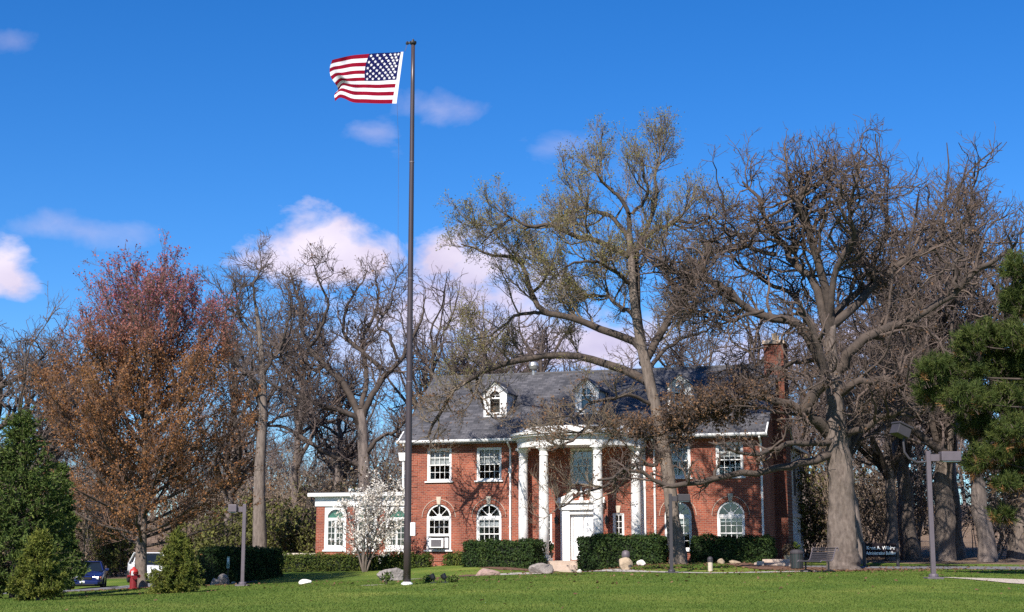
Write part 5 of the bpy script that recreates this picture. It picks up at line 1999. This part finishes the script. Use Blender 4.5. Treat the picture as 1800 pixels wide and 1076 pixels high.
def build_flagpole():
    top = P(727, 78, 41.5)
    h = top[2] - FP[2]
    dx = .0
    root = empty('flagpole', FP, 0, 'tall tapering bronze flagpole on a white concrete collar', 'flagpole')
    rr = lambda t: .106 - .050 * t
    zs = np.linspace(0.05, h, 14)
    MB().tube([(0, 0, z) for z in zs], [rr(z / h) for z in zs], 20).build('pole', M_POLE, root, smooth=True)
    MB().lathe([(.16, -.15), (.16, .03), (.15, .05), (.12, .06), (.112, .08)], 20).build('collar', M_WHITE, root)
    for z in (h * .36, h * .55, h * .77):
        MB().lathe([(rr(z / h) + .004, z), (rr(z / h) + .008, z + .02), (rr(z / h) + .004, z + .04)], 20).build('joint_ring', M_LAMP, root)
    t = MB().lathe([(.085, h), (.10, h + .03), (.10, h + .08), (.04, h + .10), (.02, h + .16)], 12)
    t.box((-.20, -.03, h + .02), (-.05, .03, h + .07))
    t.lathe([(.045, h + .0), (.05, h + .04), (.02, h + .09)], 8, (-.17, 0, 0))
    t.build('truck', M_BLACK, root)
    MB().box((.08, -.10, 1.33), (.22, .04, 1.70)).build('cleat_box', M_WHITE, root, bevel=.015)
    hb = MB()
    a, b_ = P(712, 90, 41.2) - FP, P(698, 182, 41.2) - FP
    hb.tube([(-.17, 0, h), tuple(a)], [.008, .008], 5)
    hb.tube([tuple(b_), (-.38, -.05, h * .80), (-.36, -.05, h * .60), (-.22, -.05, h * .30), (-.05, -.14, 2.2)], [.0035] * 5, 5)
    hb.build('halyard', M_LAMP, root)
    return root


build_flagpole()


def build_flag():
    red = mat('flag_red', (.24, .004, .022), .95, var=.2, scale=6, trans=.15, spec=.1)
    white = mat('flag_white', (.72, .70, .73), .95, var=.1, scale=6, trans=.15, spec=.1)
    blue = mat('flag_blue', (.008, .010, .075), .95, var=.2, scale=6, trans=.12, spec=.1)
    nu, nv = 64, 39
    topE = catmull([(709, 91), (690, 92.5), (655, 94), (625, 97), (600, 101), (584, 106)], 65)
    botE = catmull([(697, 182), (670, 182), (645, 181.5), (622, 180), (606, 174), (596, 172), (589, 178)], 65)
    flyE = catmull([(584, 106), (579.5, 122), (582, 136), (590, 147), (594, 156), (588, 166), (589, 178)], 40)
    hoiE = np.linspace((709, 91), (697, 182), 40)
    U, V = np.meshgrid(np.linspace(0, 1, 65), np.linspace(0, 1, 40))
    iu, iv = np.arange(65)[None].repeat(40, 0), np.arange(40)[:, None].repeat(65, 1)
    c = (1 - V)[..., None] * topE[iu] + V[..., None] * botE[iu] + (1 - U)[..., None] * hoiE[iv] + U[..., None] * flyE[iv]
    c -= ((1 - U) * (1 - V))[..., None] * topE[0] + (U * (1 - V))[..., None] * topE[-1] + ((1 - U) * V)[..., None] * botE[0] + (U * V)[..., None] * botE[-1]
    # folds running down from the hoist, deeper towards the fly
    ph = 9.0 * U + 2.6 * V
    amp = .03 + .14 * U
    dep = 41.2 + .75 * U + amp * np.sin(ph * 1.35 + .6) + .05 * U * np.sin(21 * U + 7 * V) + .12 * U ** 3 * np.sin(V * 10)
    c[..., 1] += U * 1.4 * np.sin(ph * 1.9 + .3) * (1 - (2 * V - 1) ** 2 * .6)
    w = np.array([[P(c[j, i, 0], c[j, i, 1], dep[j, i]) for i in range(65)] for j in range(40)])
    idx = np.arange(40 * 65).reshape(40, 65)
    f = np.stack([idx[:-1, :-1], idx[1:, :-1], idx[1:, 1:], idx[:-1, 1:]], -1).reshape(-1, 4)
    ref = w[0, 0].copy()
    me = np_mesh('flag', (w - ref).reshape(-1, 3), f, True)
    for m in (red, white, blue):
        me.materials.append(m)
    cu = int(round(.445 * 64))
    mi = np.zeros((39, 64), int)
    for j in range(39):
        mi[j] = 0 if (j // 3) % 2 == 0 else 1
    mi[:21, :cu] = 2
    mi[:, :3] = 1                                            # white heading
    me.polygons.foreach_set('material_index', mi.ravel())
    me.update()
    fl = link('flag', me, None, None, ref)
    tag(fl, 'stars and stripes flag streaming left from the tall pole', 'flag')
    # stars
    S = MB()
    for r in range(9):
        n = 6 if r % 2 == 0 else 5
        for k in range(n):
            uu = (3.6 + (cu - 3.6) * ((k + .5) / 6 if n == 6 else (k + 1) / 6))
            vv = 21 * (r + .75) / 9.5
            i, j = int(uu), int(vv)
            p = w[j, i] + (w[j, i + 1] - w[j, i]) * (uu - i) + (w[j + 1, i] - w[j, i]) * (vv - j) - ref
            ex = Vector(w[j, i + 1] - w[j, i]).normalized()
            ey = Vector(w[j + 1, i] - w[j, i])
            nn = ex.cross(ey).normalized()
            ey = nn.cross(ex)
            for s in (-1, 1):
                pts = []
                for q in range(10):
                    rad_ = .052 if q % 2 == 0 else .025
                    a = math.pi / 2 + q * math.pi / 5
                    pts.append(Vector(p) + ex * rad_ * math.cos(a) - ey * rad_ * math.sin(a) + nn * .010 * s)
                S.add(pts + [Vector(p) + nn * .010 * s], [(q, (q + 1) % 10, 10) for q in range(10)])
    o = S.build('stars', white, fl)
    o['kind'] = 'stuff'


build_flag()


# ------------------------------------------------------------------ lamp posts
def lamp_post(px, dpt, ytop, arm_px, head_px, label, m, flood=False):
    base = at_px(px, dpt)
    k = 2635 / dpt
    h = P(px, ytop, dpt)[2] - base[2]
    root = empty('lamp_post', base, 0, label, 'lamp post', 'square-arm lamp posts')
    s = 1 if arm_px > 0 else -1
    w = .065
    MB().box((-w, -w, -.05), (w, w, h)).build('post', m, root, bevel=.01)
    MB().box((-.24, -.24, -.1), (.24, .24, .05)).lathe([(.15, .05), (.14, .13), (.10, .15)], 12).build('base', m, root, bevel=.015)
    L = abs(arm_px) / k
    MB().box((min(s * w, s * L), -.04, h - .30), (max(s * w, s * L), .04, h - .10)).build('arm', m, root, bevel=.008)
    L2 = L + abs(head_px) / k
    MB().box((min(s * (L + .02), s * L2), -.19, h - .30), (max(s * (L + .02), s * L2), .19, h - .02)).build('lamp_head', m, root, bevel=.02)
    MB().box((min(s * (L + .06), s * (L2 - .04)), -.15, h - .32), (max(s * (L + .06), s * (L2 - .04)), .15, h - .302)).build('lens', M_GALV, root)
    if flood:
        q = lambda x, y: tuple(P(x, y, dpt - .05) - base)
        MB().tube([q(1628, 812), q(1612, 813), q(1598, 806), q(1590, 795), q(1588, 778), q(1590, 768)], [.035] * 6, 8).build('curved_arm', M_LAMPD, root)
        c = np.array(q(1583, 757))
        b = MB()
        b.box((-.22, -.22, -.17), (.22, .20, .17))
        b.box((-.25, -.26, .13), (.25, .22, .19))
        o = b.build('flood_head', M_LAMPD, root, tuple(c), bevel=.015)
        o.rotation_euler = (0, math.radians(22), math.radians(20))
    return root


lamp_post(1639, 44, 793, 20, 36, 'mauve-brown square lamp post with arm, standing nearest by the gravel path', M_LAMP, True)
lamp_post(428, 56, 886, -12, 16, 'mauve-brown lamp post with arm by the rocks and dark hedge', M_LAMP)
lamp_post(1180, 60, 868, 12, 22, 'near-black lamp post in front of the slender grey trunk', M_LAMPD)


# ------------------------------------------------------------------ rocks
def rock(px, py, wpx, hpx, dpt, label, m, seed, flat=.7, name='boulder', sink=.25):
    rng = np.random.default_rng(seed)
    k = 2635 / dpt
    base = at_px(px, dpt)
    import bmesh
    bm = bmesh.new()
    bmesh.ops.create_icosphere(bm, subdivisions=4, radius=1)
    dirs = nrm(rng.normal(size=(11, 3)))
    offs = rng.uniform(.52, .88, 11)
    for v in bm.verts:
        p = np.array(v.co)
        r = 1.0
        for d, o in zip(dirs, offs):                       # cleaved facets
            dd = p @ d
            if dd > o:
                r = min(r, o / dd)
        r *= 1 + .05 * math.sin(p[0] * 5 + seed) * math.sin(p[1] * 6) + .018 * rng.normal()
        v.co = Vector(p * r)
    me = bpy.data.meshes.new(name)
    sx, sy, sz = wpx / k / 2 * 1.08, wpx / k / 2 * flat, hpx / k / (2 - sink * 2) * 1.1
    for v in bm.verts:
        v.co = Vector((v.co.x * sx, v.co.y * sy, v.co.z * sz + sz * (1 - sink * 2)))
    bm.to_mesh(me)
    bm.free()
    me.polygons.foreach_set('use_smooth', [False] * len(me.polygons))
    o = link(name, me, m, None, base)
    o.rotation_euler = (0, 0, rng.uniform(-.3, .3))
    tag(o, label, 'rock')
    return o


rock(686, 1020, 56, 22, 56, 'long grey boulder just left of the flagpole foot', M_ROCK, 3)
rock(951, 1010, 40, 20, 66, 'speckled grey boulder at the foot of the front steps', M_ROCK, 4)
rock(1098, 1008, 27, 20, 63.5, 'pointed tan boulder before the hedge right of the steps', M_ROCKT, 5)
rock(856, 1013, 46, 12, 62, 'low reddish boulder on the mulch left of the steps', mat('reddish_granite', (.34, .23, .19), .9, var=.4, scale=6, bump=.6, bscale=14), 6)
rock(393, 1031, 22, 20, 66.0, 'upright grey boulder beside the left lamp post', M_ROCK, 7)
rock(378, 1031, 18, 15, 65.6, 'sloping grey boulder left of the upright one by the hedge', M_ROCK, 8)
rock(538, 1026, 21, 9, 55, 'small white rock alone on the left lawn', M_ROCKW, 9)
rock(413, 1030, 14, 7, 65.5, 'small flat tan stone against the left lamp base', M_ROCKT, 10)
rock(1128, 990, 18, 9, 66.0, 'pale rock under the hedge right of the tan boulder', M_ROCKW, 12)
rock(1268, 986, 14, 8, 65.6, 'pale round rock under the right hedge beside the bollard', M_ROCKT, 13)
rock(1290, 990, 22, 7, 65.4, 'flat tan rock at the right hedge foot', M_ROCKT, 14)
rock(1018, 1000, 10, 6, 66.6, 'small pale stone beside the step railing', M_ROCKW, 15)

# bollard light, small round-topped post
b0 = at_px(1248, 62)
bo = empty('bollard', b0, 0, 'short tan bollard with dark cap on the front path edge', 'bollard')
MB().lathe([(.11, -.05), (.10, .0), (.10, .38)], 14).build('post', M_STONE, bo)
MB().lathe([(.12, .38), (.12, .50), (.10, .56), (.04, .60)], 14).build('cap', M_LAMPD, bo)
b0 = at_px(1100, 65.4)
bo = empty('meter_post', b0, 0, 'grey round-headed utility post behind the tan boulder', 'post')
MB().lathe([(.09, -.05), (.09, .30), (.16, .36), (.19, .52), (.16, .68), (.06, .74)], 14).build('post', M_LAMP, bo, smooth=True)

# flag uplights
for i, (px, lab) in enumerate(((763, 'small dark ground spotlight nearer the flagpole'), (783, 'small dark ground spotlight farther from the flagpole'))):
    b0 = at_px(px, 42.6)
    r_ = empty('spotlight', b0, 0, lab, 'spotlight', 'ground spotlights aimed at the flag')
    MB().cyl((0, 0, -.05), (0, 0, .10), .02, n=8).box((-.09, -.05, -.02), (.09, .05, .03)).build('stake', M_BLACK, r_)
    o = MB().lathe([(.05, 0), (.075, .05), (.08, .16), (.06, .17)], 12).build('lamp_can', M_BLACK, r_, (0, 0, .10))
    o.rotation_euler = (0, math.radians(-28), 0)


def seedling(px, dpt, h, label, seed):
    rng = np.random.default_rng(seed)
    base = at_px(px, dpt)
    root = empty('seedling', base, 0, label, 'plant')
    st = np.stack([np.r_[0, 0, 0] + np.r_[rng.normal(0, .5, 2), 1.0][None] * np.linspace(0, h, 5)[:, None] for _ in range(5)])
    v, f = tubes(st, np.linspace(.008, .004, 5)[None].repeat(5, 0), 4)
    link('stems', np_mesh('stems', v, f), M_TWIG, root)
    c = (st[:, 2:].reshape(-1, 3)[None] + rng.normal(0, .05, (8, 15, 3))).reshape(-1, 3)
    c[:, 2] = np.abs(c[:, 2]) + .01
    v, f = quads(c, .06, rng)
    link('foliage', np_mesh('foliage', v, f), M_SPRUCE, root)


seedling(680, 42.4, .28, 'spindly seedling on the bare patch left of the flagpole', 1)
seedling(752, 42.9, .12, 'low weeds right of the flagpole beside the first spotlight', 2)
seedling(797, 43.1, .12, 'low weeds right of the second spotlight', 3)


# ------------------------------------------------------------------ sign
def text_mesh(txt, size):
    cu = bpy.data.curves.new('lettering', 'FONT')
    cu.body = txt
    cu.size = size
    cu.align_x = 'CENTER'
    cu.extrude = .004
    cu.offset = .006
    o = bpy.data.objects.new('lettering', cu)
    COL.objects.link(o)
    dg = bpy.context.evaluated_depsgraph_get()
    me = bpy.data.meshes.new_from_object(o.evaluated_get(dg))
    bpy.data.objects.remove(o)
    return me


sb = at_px(1548, 67)
sg = empty('sign', sb, 0, 'dark building sign with two lines of white lettering by the wood', 'sign')
k = 2635 / 67
zt, zb = P(1548, 955, 67)[2] - sb[2], P(1548, 979, 67)[2] - sb[2]
MB().box((-28 / k, -.05, zb), (28 / k, .05, zt)).build('board', mat('sign_brown', (.018, .013, .016), .9, var=.2, spec=.1), sg, bevel=.01)
for s in (-1, 1):
    MB().box((s * 29.5 / k - .06, -.06, -.2), (s * 29.5 / k + .06, .06, zt + .04)).build('post', M_LAMPD, sg)
for txt, zz in (('Kent A. Wilder', zt - .27), ('Administration Building', zb + .10)):
    me = text_mesh(txt, .205)
    xs_ = [v.co.x for v in me.vertices]
    o = link('lettering', me, M_WHITE, sg, (0, -.056, zz))
    sc = min(1.0, (52 / k) / (max(xs_) - min(xs_)))
    o.scale = (sc, 1, 1)
    o.rotation_euler = (math.pi / 2, 0, 0)

# ------------------------------------------------------------------ bench
bb = at_px(1436, 58.6)
bn = empty('bench', bb, math.radians(-64), 'dark metal slatted bench in front of the great oak, seen from its end', 'bench')
prof = [(-.40, .40), (-.36, .46), (-.28, .46), (0, .44), (.12, .45), (.20, .52), (.30, .80), (.34, .92), (.42, .96), (.48, .90), (.47, .82)]
for x in (-.72, .72):
    MB().tube([(x, y, z) for y, z in prof], [.022] * len(prof), 8).build('side_frame', M_LAMP, bn)
    MB().tube([(x, -.02, .44), (x, -.02, .06)], [.035, .035], 8).tube([(x, -.28, .05), (x, -.05, .09), (x, .05, .09), (x, .28, .05)], [.03] * 4, 8).build('leg', M_BLACK, bn)
pp = np.array(prof)
for i in range(len(prof) - 2):
    a, c = pp[i], pp[i + 1]
    m_ = max(1, int(np.linalg.norm(c - a) / .07))
    for j in range(m_):
        y, z = a + (c - a) * (j + .5) / m_
        d = (c - a) / np.linalg.norm(c - a) * .024
        n_ = np.array([-d[1], d[0]]) / .024 * .008
        q = [(y - d[0] - n_[0], z - d[1] - n_[1]), (y + d[0] - n_[0], z + d[1] - n_[1]), (y + d[0] + n_[0], z + d[1] + n_[1]), (y - d[0] + n_[0], z - d[1] + n_[1])]
        MB().prism_x(q, -.70, .70).build('slat', M_LAMPD, bn)
# litter bin and planters by the side steps
tb = at_px(1400, 62.5)
t_ = empty('trash_can', tb, 0, 'dark green cylindrical bin left of the bench', 'bin')
MB().lathe([(.22, 0), (.25, .05), (.27, .62), (.28, .64)], 16).build('body', mat('bin_green', (.02, .03, .03), .6, var=.2), t_)
MB().lathe([(.29, .64), (.29, .70), (.2, .80), (.06, .82)], 16).build('lid', M_LAMPD, t_)
for i in range(14):
    a = i * 2 * math.pi / 14
    MB().box((-.012, -.004, .06), (.012, .004, .60)).build('slat', M_LAMPD, t_, (.272 * math.cos(a), .272 * math.sin(a), 0), rz=a + math.pi / 2)
sp = at_px(1362, 64.8)
ss = empty('side_steps', sp, HANG, 'pale concrete steps and landing at the house corner', 'steps')
MB().box((-.85, -.4, -.3), (1.0, .8, .12)).build('step', M_CONC, ss, bevel=.01)
MB().box((-.55, 0, .12), (1.0, .8, .26)).build('step', M_CONC, ss, bevel=.01)
MB().box((-.70, -.62, -.2), (-.4, -.42, .18)).build('stone_block', M_STONE, ss, bevel=.02)


def potted(px, dpt, label, h, seed, potm, lm):
    rng = np.random.default_rng(seed)
    base = at_px(px, dpt)
    r_ = empty('planter', base, 0, label, 'planter')
    MB().lathe([(.14, 0), (.12, .05), (.16, .12), (.24, .34), (.27, .38), (.24, .38)], 14).build('urn', potm, r_)
    c = nrm(rng.normal(size=(240, 3))) * rng.random((240, 1)) ** .4 * np.array([.28, .28, h]) + np.array([0, 0, .42 + h * .7])
    v, f = quads(c, .09, rng)
    link('foliage', np_mesh('foliage', v, f), lm, r_)
    return r_


pt = potted(976, 69, 'dark urn of evergreen leaves beside the front door column', .30, 5, M_BLACK, M_YEW)
w_ = HW(8.0, -1.7, .605)
pt.location = w_
w_ = at_px(1386, 70)
p2 = potted(1386, 70, 'stone urn with straggly plants at the clapboard wing', .3, 6, M_STONE, M_BRUSH)
p3 = potted(1398, 74, 'pale planter farther along the clapboard wing', .3, 7, M_STONE, M_SPRUCE)

# small notice and box near the left hedge
nb_ = at_px(402, 65.2)
nt = empty('notice_sign', nb_, 0, 'small white and green notice on a stake before the dark hedge', 'sign')
MB().cyl((0, 0, -.1), (0, 0, 1.2), .015, n=6).build('stake', M_LAMPD, nt)
MB().box((-.06, -.03, .78), (.06, -.012, 1.28)).build('board', mat('notice_green', (.40, .52, .42), .6, var=.3, scale=9), nt)
MB().box((-.04, -.034, 1.06), (.04, -.031, 1.22)).build('panel', M_WHITE, nt)
MB().box((-.04, -.034, .84), (.04, -.031, .98)).build('panel', mat('notice_dark', (.12, .2, .16), .6), nt)
vb = at_px(489, 73.5)
vt_ = empty('vent_box', vb, 0, 'small white vent hood above the hedge by the terrace wall', 'vent')
zz = P(489, 974, 73.5)[2] - vb[2]
MB().cyl((0, 0, -.1), (0, 0, zz), .05, n=10).build('pipe', M_GALV, vt_)
MB().prism_y([(-.19, zz - .08), (.19, zz - .08), (.15, zz + .10), (-.15, zz + .10)], -.16, .16).build('hood', M_WHITE, vt_)
MB().box((-.22, -.20, zz + .102), (.22, .20, zz + .14)).build('cap', M_BLACK, vt_)

# ------------------------------------------------------------------ hydrant
hb_ = at_px(237, 57.2)
hy = empty('fire_hydrant', hb_, .5, 'red fire hydrant just left of the maple trunk', 'hydrant')
M_RED = mat('hydrant_red', (.20, .009, .012), .5, var=.25, scale=8)
MB().lathe([(.17, -.05), (.17, .04), (.125, .05), (.12, .52), (.15, .54), (.15, .58)], 16).build('barrel', M_RED, hy)
MB().lathe([(.15, .58), (.145, .64), (.11, .72), (.05, .76), (.045, .80), (.02, .81)], 16).build('bonnet', mat('hydrant_bright_red', (.40, .022, .018), .5, var=.15, scale=8), hy, smooth=True)
for s in (-1, 1):
    MB().cyl((s * .10, 0, .46), (s * .21, 0, .46), .055, n=10).build('nozzle', M_RED, hy)
MB().cyl((0, -.10, .42), (0, -.20, .42), .075, n=12).build('nozzle', M_RED, hy)
MB().box((-.12, -.135, .50), (-.04, -.115, .66)).build('reflector', M_WHITE, hy)
hy.scale = (1.15, 1.15, 1.02)

# ------------------------------------------------------------------ cars
M_TYRE = mat('tyre_rubber', (.012, .012, .013), .8, var=.3)
M_CARGLASS = mat('car_glass', (.012, .016, .02), .08, var=.2)
M_LENS = mat('headlight_lens', (.65, .65, .62), .15, var=.2, scale=20)
M_AMBER = mat('amber_lens', (.55, .16, .03), .2)
M_PLATE = mat('plate_white', (.7, .7, .7), .5)


def car(name, base, rz, label, paint, tall=1.0):
    """a five-door car, nose towards local -Y"""
    root = empty(name, base, rz, label, 'car')
    L_, Wd = 4.5, .88
    #          y      half-width  bottom  shoulder   nose..tail
    st = [(-2.25, .58, .34, .58), (-2.15, .74, .24, .68), (-1.8, .84, .20, .78), (-1.0, .87, .20, .90), (-.6, Wd, .20, .96), (.6, Wd, .20, .99), (1.6, .86, .22, 1.02), (2.1, .80, .30, 1.0), (2.25, .70, .42, .86)]
    vs, fs = [], []
    for (y, hw, zb, zs) in st:
        row = [(-hw * .80, zb), (-hw * .97, zb + .10), (-hw, (zb + zs) / 2), (-hw * .985, zs - .08), (-hw * .88, zs), (-hw * .4, zs + .035), (hw * .4, zs + .035), (hw * .88, zs), (hw * .985, zs - .08), (hw, (zb + zs) / 2), (hw * .97, zb + .10), (hw * .80, zb)]
        vs += [(x, y, z) for x, z in row]
    m = 12
    for i in range(len(st) - 1):
        for j in range(m):
            j2 = (j + 1) % m
            fs.append((i * m + j, (i + 1) * m + j, (i + 1) * m + j2, i * m + j2))
    fs += [tuple(range(m)), tuple(reversed(range((len(st) - 1) * m, len(st) * m)))]
    body = MB().add(vs, fs).build('body', paint, root, smooth=True, bevel=.02)
    # cabin: pillars and roof in body colour, glass between
    zt = 1.40 * tall
    low = [(-.80, -.95, .93), (.80, -.95, .93), (.80, 1.85, 1.02), (-.80, 1.85, 1.02)]
    up = [(-.60, -.15, zt), (.60, -.15, zt), (.60, 1.35, zt - .02), (-.60, 1.35, zt - .02)]
    MB().add(low + up, [(0, 1, 5, 4), (1, 2, 6, 5), (2, 3, 7, 6), (3, 0, 4, 7)]).build('cabin_glass', M_CARGLASS, root)
    MB().prism_z([(-.63, -.20), (-.5, -.24), (.5, -.24), (.63, -.20), (.63, 1.38), (-.63, 1.38)], zt - .015, zt + .035).build('roof', paint, root, bevel=.015)
    for s in (-1, 1):
        for (y0, y1) in ((-.95, -.16), (.42, .42), (1.85, 1.36)):
            MB().tube([(s * .80, y0, .97), (s * .615, y1, zt)], [.035, .03], 6).build('pillar', paint, root)
        for y in (-1.42, 1.38):
            w = MB().lathe([(.19, -.09), (.30, -.10), (.325, -.07), (.325, .07), (.30, .10), (.19, .09)], 20).build('wheel', M_TYRE, root, (s * .80, y, .325))
            w.rotation_euler = (0, math.pi / 2, 0)
            MB().lathe([(.19, -.08), (.17, -.085), (.05, -.06), (.05, .06), (.17, .085), (.19, .08)], 14).build('rim', M_GALV, w)
        mr = MB().box((-.09, -.05, -.06), (.09, .05, .06)).build('mirror', paint, root, (s * .98, -.72, 1.02), bevel=.02)
        MB().box((-.17, -.06, -.075), (.17, .05, .065)).build('headlight', M_LENS, root, (s * .50, -2.16, .62), bevel=.02, rz=-s * .22)
        MB().box((-.05, -.05, -.06), (.05, .05, .06)).build('indicator', M_AMBER, root, (s * .72, -2.05, .62), bevel=.015, rz=-s * .5)
        MB().box((-.12, -.04, -.10), (.12, .04, .10)).build('tail_light', M_RED, root, (s * .60, 2.19, .84), bevel=.02)
    MB().box((-.30, -2.275, .55), (.30, -2.20, .66)).build('grille', M_TYRE, root)
    MB().box((-.62, -2.29, .30), (.62, -2.15, .46)).build('bumper', paint, root, bevel=.03)
    MB().box((-.46, -2.31, .27), (.46, -2.28, .33)).build('air_intake', M_TYRE, root)
    MB().box((-.26, -2.31, .38), (-.02, -2.295, .48)).build('number_plate', M_PLATE, root)
    return root


M_BLUEP = mat('dark_blue_car_paint', (.010, .018, .085), .22, var=.1)
M_WHITEP = mat('white_car_paint', (.78, .78, .78), .25, var=.03)
c0 = at_px(156, 77.5)
car('parked_car', c0, math.radians(13), 'dark blue car facing us on the left driveway', M_BLUEP)
c1 = at_px(264, 80)
c1[2] += .0
car('parked_car', c1, math.radians(24), 'white car half hidden behind the maple trunk', M_WHITEP, 1.12)


# ------------------------------------------------------------------ last autumn's leaves on the lawn and beds
def fallen_leaves():
    rng = np.random.default_rng(95)
    ctr = np.concatenate([np.stack([rng.normal(cx, sx, n), rng.normal(cy, sy, n)], 1) for cx, cy, sx, sy, n in
                          ((13.6, 61, 2.6, 1.6, 900), (7.2, 64.5, 2.5, 1.4, 700), (-14.2, 57.5, 2.2, 1.6, 500), (0, 48, 9, 6, 500), (2, 66, 3, 1, 300), (19, 60, 3, 5, 500))])
    z = gz(ctr[:, 0], ctr[:, 1]) + .035
    v, f = quads(np.concatenate([ctr, z[:, None]], 1), .075, rng, normal=np.array([0, 0, 1.0]), spread=.35)
    o = link('fallen_leaves', np_mesh('fallen_leaves', v, f), M_OAKLEAF)
    tag(o, 'scattered dry brown leaves on the lawn and beds', 'leaves', None, 'stuff')


fallen_leaves()
